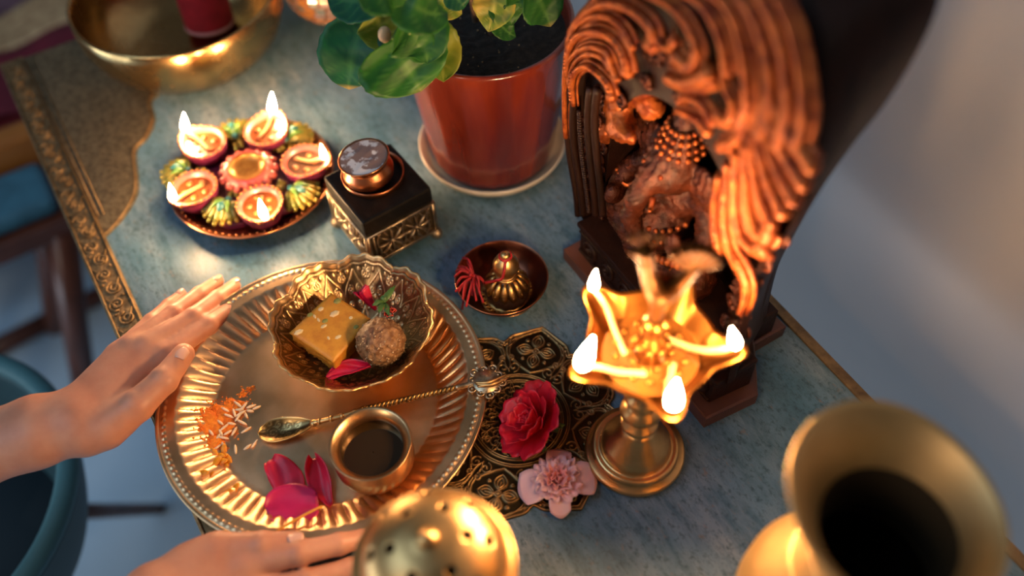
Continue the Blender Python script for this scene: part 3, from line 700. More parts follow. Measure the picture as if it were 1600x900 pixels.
# ------------------------------------------------------------------ spoon and cup
def spoon():
    pb = P(440, 672, .010); t = thing('ornate_spoon', 'ornate brass spoon with twisted handle laid across the tray', 'spoon', (pb[0], pb[1], TZ+HT))
    o = np.array(t.location); a = P(403, 677, .011)-o; n_ = P(489, 661, .0135)-o; d = n_-a; L = np.linalg.norm(d); d /= L; s = np.array([-d[1], d[0], 0]); s /= np.linalg.norm(s); u = np.cross(d, s)
    V = []; A = []; NT, NS = 40, 30
    S = np.vstack([spiral((.012, 0), .0065, .001, 0, 4*PI, 50)]+[spiral((.026, .0045*g), .0045, .0008, 0, g*3*PI, 36) for g in (1, -1)]+[spiral((.012+.009*math.cos(k), .009*math.sin(k)), .0028, .0006, k, k+2.4*PI, 24) for k in np.arange(0, 6.28, .9)]+[spiral((.035, .003*g), .003, .0006, 0, g*3*PI, 26) for g in (1, -1)])
    for i in range(NT):
        q = i/(NT-1); w = .0128*(math.sin(PI*(q**.80))**.62 if 0 < q < 1 else 0)*(1-.25*q)+.0012*q
        for j in range(NS):
            b = -1+2*j/(NS-1); x = L*q; y = w*b; dd = dist_to(np.array([[x, y]]), S)[0]; h = math.exp(-(dd/.00045)**2)
            z = -.0062*(1-b*b)*math.sin(PI*min(1, q**.9))**.8+.0004*h; V.append(a+d*x+s*y+u*z); A.append(min(1, .22+h*.8 if abs(b) < .9 else 1))
    bo = put('spoon_bowl', np.array(V), grid_faces(NT, NS), MAT_SPOON, t, True, {'relief': A}); solid(bo, .0009)
    pts = [P(489, 661, .0135), P(510, 656, .017), P(535, 650, .0185), P(565, 640, .020)]
    m = MB(); q = crom(pts, 6)-o; m.tube(q, np.interp(np.linspace(0, 1, len(q)), [0, .3, 1], [.0026, .0022, .0024]), 8)
    for k in (3, 8, 12, 16): m.ball(q[k], .0031, 8)
    m.ball(P(490, 661, .0135)-o, .0038, 8, (1, 1, .7)); m.build('neck', BRASS_PALE, t)
    p0, p1 = P(562, 641, .020)-o, P(712, 606, .0285)-o; m = MB(); D = p1-p0; ln = np.linalg.norm(D); D /= ln; X = np.cross(D, [0, 0, 1]); X /= np.linalg.norm(X); Y = np.cross(X, D)
    for ph in (0, PI):                       # two wires twisted together
        tt = np.linspace(0, 1, 150); ang = tt*2*PI*11+ph
        m.tube(p0+np.outer(tt*ln, D)+.0015*(np.outer(np.cos(ang), X)+np.outer(np.sin(ang), Y)), .0017, 6)
    m.build('twisted_shaft', BRASS_DARK, t)
    m = MB(); m.tube(crom([p1, P(728, 602, .0292)-o, P(742, 599, .0295)-o], 5), .0024, 8)
    c = P(760, 596, .0305)-o
    for k in range(10):
        an = 2*PI*k/10; r = .0128*(1.12 if k % 2 else .95); q = c+np.array([math.cos(an)*r, math.sin(an)*r, 0])
        m.torus(q, .0034, .0011, 12, 5); m.ball(q, .0017, 6)
    m.lathe([(.0005, .0016), (.012, .0012), (.0128, 0), (.012, -.0012), (.0005, -.0014)], 24, c)
    m.build('filigree_rosette', mat('antique_silver_brass', (.62, .50, .34), .34, 1, (.30, .21, .12), 160, .4, .6), t)
    m = MB()
    for (x0, y0, x1, y1, x2, y2) in ((742, 598, 765, 597, 792, 585), (744, 600, 768, 601, 795, 590), (746, 604, 770, 600, 784, 595)):
        q = crom([P(x0, y0, .0325)-o, P(x1, y1, .0345)-o, P(x2, y2, .033)-o], 7); m.tube(q, np.interp(np.linspace(0, 1, len(q)), [0, .5, 1], [.0009, .0021, .0005]), 7)
    m.build('feather_finial', BRASS_PALE, t)
MAT_SPOON = mat('engraved_spoon_brass', (.62, .42, .18), .32, 1, relief=(.07, .035, .012))
spoon()
def cup():
    c = np.array([.0700, .3815, TZ+HT-.0004]); t = thing('brass_cup', 'small round brass water cup with flared lip standing on the tray', 'cup', c)
    CU_M = mat('worn_cup_brass', (.66, .41, .19), .28, 1, (.46, .22, .10), 55, .35, .7, (70, .15, .0006), rough2=.4)
    MB().lathe([(.0005, .0012), (.019, .0012), (.020, 0), (.0225, .0006), (.029, .006), (.0335, .014), (.0342, .021), (.0315, .028), (.0288, .032), (.0285, .0345), (.0310, .0385), (.0338, .0415), (.0345, .0425), (.0338, .0432), (.0318, .0420), (.0285, .0390), (.0265, .0355), (.0262, .0335), (.029, .028), (.0318, .021), (.030, .012), (.02, .004), (.0005, .003)], 64).build('cup_body', CU_M, t)
    wt = mat('dark_oil', (.022, .012, .004), .04, 0, spec=.7); MB().lathe([(.0300, .0262), (.02, .0262), (.0005, .0262)], 48).build('oil', wt, t)
cup()
# ------------------------------------------------------------------ flames
LAMP_FLAME_M = emis('oil_lamp_flame', (1, .60, .29), FLAME*1.25)
def flame_mesh(h, r, fm_):
    pr = [(.0005*r/.004, 0), (r*.62, h*.05), (r*.92, h*.14), (r, h*.25), (r*.93, h*.38), (r*.72, h*.56), (r*.44, h*.75), (r*.17, h*.92), (.00005, h)]
    m = MB().lathe(pr, 14); V = np.vstack(m.V); me = mesh('flame', V, m.F, fm_); return me
FM = flame_mesh(1., .16, FLAME_M); FML = flame_mesh(1., .16, LAMP_FLAME_M)
def flame(parent, at, h, lean=(0, 0), me=None):
    o = link('flame', me or FM, parent, at); o.scale = (h*random.uniform(.92, 1.08), h, h); o.rotation_euler = Vector((lean[0], lean[1], 1)).to_track_quat('Z', 'Y').to_euler(); return o
# ------------------------------------------------------------------ five-wick brass lamp
def lamp():
    c = np.array([.2656, .275, TZ+.003]); t = thing('brass_oil_lamp', 'tall brass oil lamp with star-shaped bowl of lit wicks and bird finial', 'oil lamp', c)
    MB().lathe([(.0005, .002), (.036, .002), (.0395, 0), (.0425, .001), (.0432, .004), (.0415, .0065), (.0375, .0075), (.0372, .011), (.0362, .0135), (.034, .0145), (.0325, .0138), (.0305, .0145), (.030, .0165), (.0292, .019), (.0275, .0235), (.0268, .0245), (.0240, .0290), (.0195, .0350), (.0150, .0425), (.0125, .049), (.0005, .049)], 72).build('foot', BRASS, t)
    MB().lathe([(.0005, .0485), (.0125, .0485), (.0120, .0505), (.0150, .0525), (.0162, .0555), (.0150, .0585), (.0108, .0610), (.0098, .065), (.0100, .068), (.0150, .0705), (.0172, .0745), (.0165, .079), (.0125, .083), (.0100, .0865), (.0104, .0895), (.0140, .0920), (.0148, .095), (.0128, .098), (.0095, .1020), (.0095, .110), (.0125, .118), (.0145, .126), (.0125, .134), (.013, .142), (.0005, .146)], 40).build('stem', BRASS, t)
    a0 = math.radians(59.6-29.03); N = 240; th = np.arange(N)*2*PI/N
    sp = ((1+np.cos(5*(th-a0)))/2)**3.2
    prof_o = [(.10, .136, 0), (.35, .1375, 0), (.62, .1435, .1), (.82, .155, .35), (.95, .167, .75), (1.0, .1745, 1), (.985, .1765, 1), (.93, .1735, .9), (.80, .162, .5), (.60, .152, .15), (.3, .148, 0), (.01, .147, 0)]
    V = []
    for (k, z, s) in prof_o:
        R = .0475*k+.0205*s*sp*(1 if k > .9 else .9); V.append(np.stack([R*np.cos(th), R*np.sin(th), np.full(N, z)+.002*s*sp-.003*s*(1-sp)*.6], -1))
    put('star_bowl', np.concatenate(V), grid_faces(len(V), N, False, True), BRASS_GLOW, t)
    oil = mat('lamp_oil', (.10, .035, .006), .06, 0, spec=.8, coat=.5); MB().lathe([(.036, .1585), (.02, .1588), (.0005, .1588)], 40).build('oil', oil, t)
    pxs = {0: None}
    for k in range(5):
        a = a0+2*PI*k/5; d = np.array([math.cos(a), math.sin(a), 0]); s = np.array([-d[1], d[0], 0])
        tip = d*.0585+[0, 0, .1815]
        if k == 0: continue                  # the spout towards the shrine carries no burning wick
        q = crom([d*.012+s*.014+[0, 0, .1600], d*.030+s*.006+[0, 0, .1640], d*.046+[0, 0, .1745], tip], 6)
        MB().tube(q, np.interp(np.linspace(0, 1, len(q)), [0, .8, 1], [.0026, .0024, .0012]), 8).build('wick', COTTON, t)
        MB().ball(tip+[0, 0, .0006], .0014, 6).build('wick_tip', CHAR, t)
        h = {1: .024, 2: .038, 3: .037, 4: .027}[k]
        flame(t, tip+[0, 0, .0002], h, {1: (.05, .0), 2: (.20, -.06), 3: (-.02, .02), 4: (-.26, .14)}[k], FML)
    m = MB(); m.lathe([(.013, .150), (.012, .158), (.0085, .164), (.0075, .170), (.0105, .173), (.0105, .177), (.006, .181), (.0055, .193), (.0085, .197), (.0085, .201), (.005, .205), (.0005, .206)], 28)
    for ring, z, r in ((10, .161, .0155), (8, .175, .0115), (14, .1605, .026)):
        for k in range(ring):
            a = 2*PI*k/ring; m.ball((r*math.cos(a), r*math.sin(a), z), .0026, 8)
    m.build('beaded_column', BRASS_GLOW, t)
    R = CR.copy(); R[2] = 0; R /= np.linalg.norm(R); Z = np.array([0, 0, 1.])
    bx = lambda a, z, s=0: R*a+Z*(z+.031*max(0, min(1, (z-.195)/.03)))+np.cross(Z, R)*s
    f = union([ellip(bx(.002, .216), (.013, .010, .0115)), capsule(bx(-.006, .220), bx(-.012, .238), .0075, .0055), capsule(bx(-.012, .238), bx(-.013, .248), .0055, .0062), capsule(bx(-.016, .249), bx(-.025, .246), .0038, .0012), capsule(bx(.0, .199), bx(.0, .212), .0045, .007), capsule(bx(.010, .218), bx(.02, .232), .0065, .0045)], .004)
    V, F = sdf_mesh(f, (-.035, -.035, .195), (.035, .035, .30), .0013); put('bird_body', V, F, BRASS_DIM, t)
    m = MB()
    for a, z in ((-.006, .263), (-.015, .2655), (-.0225, .2625)):
        m.tube([bx(-.013, .251), bx(a, z)], .0012, 6); m.ball(bx(a, z), .0034, 8)
    m.build('crest', BRASS_DIM, t)
    m = MB(); base = bx(.017, .230)
    for k in range(7):
        an = math.radians(18+k*19); q = crom([base, base+R*.012*math.cos(an)+Z*.011*math.sin(an), base+R*.0175*math.cos(an)+Z*.021*math.sin(an)], 5); m.tube(q, np.interp(np.linspace(0, 1, len(q)), [0, 1], [.0028, .0042]), 8); m.ball(q[-1], .0044, 8)
    m.build('tail_fan', BRASS_DIM, t)
BRASS_DIM = mat('dimmed_brass', (.085, .030, .006), .45, 1, (.05, .018, .004), 60, .35, .7)  # brass darkened so the finial stays dim above the flames
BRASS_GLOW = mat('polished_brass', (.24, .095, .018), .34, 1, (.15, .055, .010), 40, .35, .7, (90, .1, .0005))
lamp()
# ------------------------------------------------------------------ carved shrine
def shrine():
    c = np.array([.385, .3756, TZ]); t = thing('carved_wooden_shrine', 'tall carved dark wood shrine with flame-plumed arch around a seated elephant-headed figure', 'statue', c)
    off = c
    def prism(m, pts, z0, z1, bev=.0015):
        n = len(pts); cen = np.mean(pts, 0); ins = [cen+(np.array(q)-cen)*(1-bev/np.linalg.norm(np.array(q)-cen)*1.3) for q in pts]
        V = [(x, y, z0) for x, y in pts]+[(x, y, z1-bev) for x, y in pts]+[(x, y, z1) for x, y in ins]
        F = [list(range(n))[::-1], list(range(2*n, 3*n))]
        for k in (0, 1): F += [(k*n+i, k*n+(i+1) % n, (k+1)*n+(i+1) % n, (k+1)*n+i) for i in range(n)]
        m.add(V, F)
    b = MB(); prism(b, [(.332, .4886), (.332, .2626), (.386, .2575), (.418, .300), (.455, .300), (.455, .452), (.418, .452), (.386, .4905)][::-1], TZ, TZ+.0165)
    b.move(off).build('base_plinth', WOOD_BASE, t, False)
    b = MB(); prism(b, [(.3445, .478), (.3445, .274), (.386, .270), (.410, .303), (.440, .303), (.440, .449), (.410, .449), (.386, .482)][::-1], TZ+.0165, TZ+.050)
    b.box((.365, .376, TZ+.053), (.045, .213, .006), bev=.0015)
    b.move(off).build('pedestal', WOOD_DARK, t, False)
    m = MB()                                 # scrolling leaves on the front of the pedestal
    for k in range(7):
        v = .462-k*.0285; sg = 1 if k % 2 else -1; q = spiral((v, TZ+.033), .0115, .002, PI*.5*sg, PI*.5*sg+sg*3*PI, 26)
        m.tube(np.column_stack([np.full(len(q), .3440), q]), np.linspace(.0028, .0016, len(q)), 6)
        m.ball((.343, v, TZ+.033), .0032, 8)
    for z in (.0195, .0475): m.tube([(.344, .477, TZ+z), (.344, .275, TZ+z)], .0024, 6)
    m.move(off).build('pedestal_carving', WOOD_DARK, t)
    # arch block: front outline lofted to the back outline, with a niche
    fo = [(.489, .050), (.4975, .078), (.509, .120), (.5135, .17), (.5125, .20), (.507, .235), (.490, .284), (.468, .325), (.44, .37), (.40, .405), (.36, .42), (.32, .415), (.29, .395), (.268, .375), (.255, .35), (.250, .31), (.251, .285), (.256, .26), (.264, .235), (.271, .2), (.270, .165), (.268, .12), (.267, .08), (.266, .05)]
    bo = [(.455, .04), (.462, .10), (.475, .2), (.483, .28), (.470, .34), (.44, .40), (.40, .43), (.36, .445), (.32, .44), (.285, .43), (.266, .425), (.260, .405), (.262, .37), (.270, .325), (.282, .28), (.295, .22), (.304, .16), (.309, .12), (.308, .08), (.304, .04)]
    ni = [(.468, .056), (.470, .10), (.468, .15), (.462, .19), (.448, .225), (.425, .25), (.39, .262), (.355, .255), (.325, .235), (.306, .205), (.298, .17), (.296, .12), (.296, .08), (.297, .056)]
    def rs(pts, n=120):
        q = crom(np.array(pts), 8); s = np.r_[0, np.cumsum(np.linalg.norm(np.diff(q, axis=0), axis=1))]; u = np.linspace(0, s[-1], n); return np.column_stack([np.interp(u, s, q[:, 0]), np.interp(u, s, q[:, 1])])
    O, B, I = rs(fo), rs(bo), rs(ni); UF, UB, UN = .352, .428, .412
    ui = np.full(120, UF)
    L = [np.column_stack([np.full(120, u), q[:, 0], q[:, 1]+TZ]) for u, q in ((UB, B), (UB-.006, B*1.0+(O-B)*.05), ((UF+UB)/2, .5*(O+B)), (UF+.006, O), (UF, O+(I-O)*.04), (UF+.002, O+(I-O)*.10), (UF+.010, O+(I-O)*.16), (UF+.012, O+(I-O)*.6), (UF+.014, O+(I-O)*.9), (UF+.012, I), (UN, I+(np.array([.383, .14])-I)*.04))]
    V = np.vstack(L); F = list(map(tuple, grid_faces(len(L), 120)))
    nb = len(V); F.append(tuple(range((len(L)-1)*120, len(L)*120))); F.append(tuple(range(0, 120))[::-1])
    for k in range(len(L)-1): F.append((k*120, (k+1)*120, (k+1)*120+119, k*120+119))
    o = MB().add(V-off, F).build('arch', WOOD_DARK, t); sharp(o, 40)
    # plumes
    def px(pts, u=.347, n=7): return crom([PU(x, y, u) for x, y in pts], n)
    def plume(pts, r0, r1, beads=False, ball=0., u=.347, u1=None):
        q = px(pts, u); k = len(q)
        if u1 is not None: q[:, 0] += np.linspace(0, u1-u, k)
        rr = r0+(r1-r0)*np.linspace(0, 1, k); m = MB(); m.tube(q, rr, 9)
        T_ = np.gradient(q, axis=0); T_ /= np.linalg.norm(T_, axis=1)[:, None]+1e-9; N_ = np.cross(T_, [1., 0, 0])
        for sg in (1, -1):                   # finer fillets running along both flanks
            m.tube(q+N_*(sg*rr*1.25)[:, None]+np.array([.003, 0, 0]), rr*.55, 6)
        if ball: m.ball(q[-1], ball, 10)
        if beads or r1 > .0037:
            s = np.r_[0, np.cumsum(np.linalg.norm(np.diff(q, axis=0), axis=1))]
            for d in np.arange(.004, s[-1], .0044 if beads else .0056):
                i = min(np.searchsorted(s, d), k-1); T = q[min(i+1, k-1)]-q[max(i-1, 0)]; T /= np.linalg.norm(T)+1e-9; nn = np.cross(T, [1, 0, 0])
                m.ball(q[i]+np.array([-rr[i]*.75, 0, 0])+nn*rr[i]*.35, .0019 if beads else .0015, 6)
        m.move(off); m.build('plume', WOOD_CARVED, t)
    for pts, r0, r1, be, ba in (
        ([(896, 165), (894, 131), (900, 112), (916, 104), (935, 115), (950, 131), (956, 150)], .0022, .0042, True, .0055),
        ([(892, 150), (890, 120), (900, 96), (920, 84), (943, 92), (953, 108)], .0016, .0026, False, 0),
        ([(889, 135), (886, 103), (900, 82), (922, 73), (947, 82), (956, 103), (964, 122)], .0018, .0034, False, .004),
        ([(886, 120), (888, 84), (900, 59), (928, 49), (956, 59), (975, 84), (981, 112)], .0024, .0050, True, .0058),
        ([(890, 70), (900, 42), (925, 26), (953, 28), (975, 47), (988, 72)], .0020, .0038, False, .004),
        ([(886, 80), (894, 46), (916, 19), (947, 5), (978, 10), (1006, 28), (1021, 47), (1020, 68)], .0024, .0055, False, .0075),
        ([(1000, 18), (1020, 45), (1034, 72), (1050, 72), (1054, 58)], .002, .004, False, .003),
        ([(884, 215), (882, 180), (883, 110), (892, 56), (916, 16), (945, -14), (985, -30)], .0024, .003, False, 0),
        ([(1010, -8), (1034, 0), (1062, 22), (1082, 53), (1090, 81), (1079, 104), (1060, 90)], .0028, .0052, False, .006),
        ([(1044, 120), (1062, 128), (1085, 128), (1108, 116)], .005, .0065, False, .0075),
        ([(1060, -12), (1090, 0), (1118, 37), (1132, 78), (1136, 112)], .0028, .0046, False, .004),
        ([(1100, -14), (1131, 2), (1154, 47), (1166, 105), (1168, 160), (1155, 200)], .0035, .005, False, .003),
        ([(1130, 118), (1134, 136), (1145, 160), (1143, 182), (1130, 192), (1122, 178)], .0028, .0042, False, .0042),
        ([(1060, 160), (1072, 152), (1090, 158), (1103, 172), (1112, 190)], .0025, .004, False, .004),
        ([(1056, 172), (1072, 178), (1092, 188), (1105, 205)], .0022, .0042, True, .0045),
        ([(1150, -16), (1180, 30), (1200, 90), (1204, 150), (1190, 210)], .004, .0055, False, .004),
        ([(1186, -12), (1212, 40), (1228, 100), (1232, 165), (1215, 230)], .004, .0055, False, .004),
        ([(1215, -8), (1240, 50), (1254, 120), (1258, 180), (1245, 235)], .0035, .005, False, .004),
        # the wing of long feathers ending in drops on the right
        ([(1204, 150), (1226, 200), (1250, 230), (1268, 258)], .003, .0055, False, .0062),
        ([(1196, 165), (1214, 220), (1236, 258), (1256, 285)], .003, .0055, False, .0064),
        ([(1188, 180), (1203, 235), (1222, 278), (1241, 310)], .003, .0055, False, .0064),
        ([(1180, 195), (1190, 245), (1204, 290), (1223, 329)], .003, .0055, False, .0064),
        ([(1172, 210), (1178, 260), (1188, 305), (1206, 346)], .003, .0056, False, .0066),
        ([(1163, 225), (1164, 275), (1168, 320), (1180, 356), (1196, 371), (1203, 358)], .003, .0062, False, .0066),
        ([(1150, 238), (1147, 285), (1148, 330), (1158, 368), (1178, 388), (1194, 386)], .003, .0060, False, .007),
        ([(1136, 255), (1132, 300), (1130, 345), (1138, 385), (1154, 412)], .0028, .005, True, .005),
        ([(1122, 275), (1116, 318), (1116, 360), (1124, 392)], .0024, .0036, True, .004),
        ([(1150, 405), (1160, 425), (1166, 448), (1163, 472), (1156, 488)], .0055, .003, True, .0032),
        ([(1168, 180), (1160, 205), (1146, 222), (1128, 228)], .0025, .0045, True, .005)):
        plume(pts, r0, r1, be, ba)
    MB().ball(PU(1308, 140, .392)-off, .0105, 12, (1.1, .8, .8)).build('side_boss', WOOD_CARVED, t)
    r_ = np.random.default_rng(11); m = MB()  # small scrolls filling the ground between the plumes
    for k in range(150):
        i = r_.integers(0, 120); a = r_.uniform(.18, .92); p = O[i]+(I[i]-O[i])*a; rd = r_.uniform(.004, .009); sg = 1 if r_.random() < .5 else -1; a0 = r_.uniform(0, 6.28)
        w = spiral(p, rd, .0012, a0, a0+sg*3.2*PI, 18); m.tube(np.column_stack([np.full(18, UF+.0105), w[:, 0], w[:, 1]+TZ]), np.linspace(.0022, .0013, 18), 5)
        m.ball((UF+.0085, p[0], p[1]+TZ), .0026, 6)
    o = m.move(off).build('ground_scrolls', WOOD_FIG, t); o['kind'] = 'stuff'
    # left jamb mouldings and bead strip
    m = MB()
    for x0, x1 in ((887, 903), (895, 911), (918, 931), (929, 942)): m.tube(px([(x0+4, 138), (x0, 190), (x0+3, 240), (x1-3, 300), (x1, 336)], .351), .0034, 8)
    q = px([(905, 175), (908, 230), (914, 280), (920, 330)], .347, 14)
    for p in q[::1]: m.ball(p, .0024, 6, (1, 1.2, .7))
    m.move(off).build('jamb_moulding', WOOD_DARK, t)
    m = MB(); m2 = MB()
    for x0, x1 in ((1150, 1146), (1138, 1132)): m.tube(px([(x0, 500), (x0-2, 540), (x1, 575)]), .0022, 7)
    m.move(off).build('jamb_moulding', WOOD_DARK, t)
    # carved creatures leaning over the figure, left of the niche
    f = union([ellip(PU(965, 165, .37), (.012, .013, .018)), ellip(PU(975, 195, .366), (.011, .012, .012)), capsule(PU(960, 200, .362), PU(985, 215, .358), .008, .006), ellip(PU(948, 205, .368), (.01, .010, .012)), capsule(PU(980, 150, .375), PU(1010, 140, .372), .010, .007), ellip(PU(1018, 165, .38), (.012, .012, .012))], .006)
    V, F = sdf_mesh(f, (.335, .38, TZ+.10), (.41, .49, TZ+.29), .002); k = .0014*vnoise(V, 300, 8); V = V+k[:, None]; put('niche_carving', V-off, F, WOOD_CARVED, t)
    # seated figure
    cv, uz = .405, TZ
    def q(u, v, z): return np.array([u, cv+v, TZ+z])
    fs = [ellip(q(.392, 0, .066), (.034, .060, .013)), ellip(q(.380, .053, .086), (.021, .021, .023)), ellip(q(.378, -.050, .086), (.021, .021, .021)),
          capsule(q(.372, .045, .079), q(.360, -.01, .078), .014, .010), capsule(q(.372, -.045, .079), q(.360, .012, .074), .014, .009),
          ellip(q(.380, .003, .112), (.030, .033, .030)), ellip(q(.394, 0, .142), (.022, .030, .024)), capsule(q(.396, .036, .152), q(.396, -.036, .152), .013, .013),
          capsule(q(.394, .040, .150), q(.382, .060, .122), .011, .010), capsule(q(.382, .060, .122), q(.364, .050, .112), .010, .008), ellip(q(.360, .048, .113), (.009, .008, .011)),
          capsule(q(.394, -.040, .150), q(.380, -.058, .125), .011, .010), capsule(q(.380, -.058, .125), q(.362, -.045, .130), .009, .008), ellip(q(.357, -.042, .135), (.006, .009, .014)),
          capsule(q(.398, .042, .154), q(.394, .062, .168), .010, .008), capsule(q(.394, .062, .168), q(.390, .052, .192), .008, .007), ellip(q(.388, .050, .199), (.008, .009, .011)),
          capsule(q(.398, -.042, .154), q(.394, -.060, .170), .010, .008), capsule(q(.394, -.060, .170), q(.390, -.054, .195), .008, .007), ellip(q(.388, -.052, .201), (.008, .009, .011)),
          ellip(q(.380, 0, .180), (.023, .024, .025)), ellip(q(.388, .033, .178), (.006, .017, .022)), ellip(q(.388, -.033, .178), (.006, .017, .022)),
          capsule(q(.362, 0, .178), q(.350, .002, .158), .012, .0095), capsule(q(.350, .002, .158), q(.346, .004, .134), .0095, .008), capsule(q(.346, .004, .134), q(.347, -.006, .116), .008, .0065), capsule(q(.347, -.006, .116), q(.347, -.020, .114), .0065, .005), capsule(q(.347, -.020, .114), q(.348, -.025, .122), .005, .004),
          capsule(q(.388, 0, .198), q(.390, 0, .226), .019, .010), capsule(q(.390, 0, .226), q(.391, 0, .240), .007, .004)]
    f = union(fs, .004); V, F = sdf_mesh(f, (.325, .32, TZ+.045), (.43, .49, TZ+.25), .0016)
    fold = np.sin(V[:, 2]*1500+V[:, 1]*500)*.0007*np.clip((TZ+.10-V[:, 2])/.02, 0, 1)+np.sin((V[:, 1]-cv)*900)*.0006*np.clip((V[:, 2]-TZ-.165)/.02, 0, 1)
    V = V+(.0007*vnoise(V, 700, 5)+.0009*vnoise(V, 300, 6)+fold)[:, None]*np.array([-1., .6, .6])
    put('seated_figure', V-off, F, WOOD_FIG, t)
    m = MB()
    for z, r in ((.201, .0200), (.208, .0180), (.215, .0155), (.222, .013)):
        for k in range(16):
            a = 2*PI*k/16; m.ball(q(.388+r*math.cos(a), r*math.sin(a), z), .0026, 6)
    for a in np.linspace(-1.3, 1.3, 14): m.ball(q(.383-.028*math.cos(a), .034*math.sin(a), .146-.022*math.cos(a)), .0027, 6)
    for a in np.linspace(-1.2, 1.2, 13): m.ball(q(.381-.031*math.cos(a), .034*math.sin(a), .128-.014*math.cos(a)), .0022, 6)
    m.move(off).build('crown_beads', WOOD_CARVED, t)['kind'] = 'stuff'; m = MB()
    for sg in (1, -1):
        for a in np.linspace(0, 2*PI, 10)[:-1]: m.ball(q(.383+.012*math.cos(a), .0585*sg+.004*math.sin(a), .126+.011*math.sin(a)*.3), .0023, 6)
        for k in range(5): m.tube([q(.360+.002*k, (.030+.007*k)*sg, .094-.002*k), q(.371+.003*k, (.036+.008*k)*sg, .106-.003*k)], .0016, 5)
        m.tube(crom([q(.356, .010*sg, .165), q(.350, .016*sg, .160), q(.346, .019*sg, .163)], 4), np.linspace(.003, .0012, 9), 6)
        m.ball(q(.3605, .011*sg, .187), .0026, 6)
    m.move(off).build('jewellery', WOOD_CARVED, t)
    # footstool mouse and offering in front
    f = union([ellip(PU(1052, 396, .362), (.016, .020, .009)), ellip(PU(1088, 372, .362), (.012, .014, .012))], .004)
    m = MB()
    for k in range(9): m.ball(PU(1012+k*8, 398+k*3, .352), .004, 7)
    m.move(off).build('bead_border', WOOD_CARVED, t)
WOOD_BASE = mat('reddish_plinth_wood', (.105, .034, .018), .42, 0, (.065, .022, .012), 40, .35, .7, (60, .2, .0008), stretch=(1, .3, 1))
WOOD_FIG = mat('carved_figure_wood', (.085, .018, .006), .38, .3, (.030, .007, .003), 70, .38, .62, (260, .9, .0015), spec=.35)
shrine()
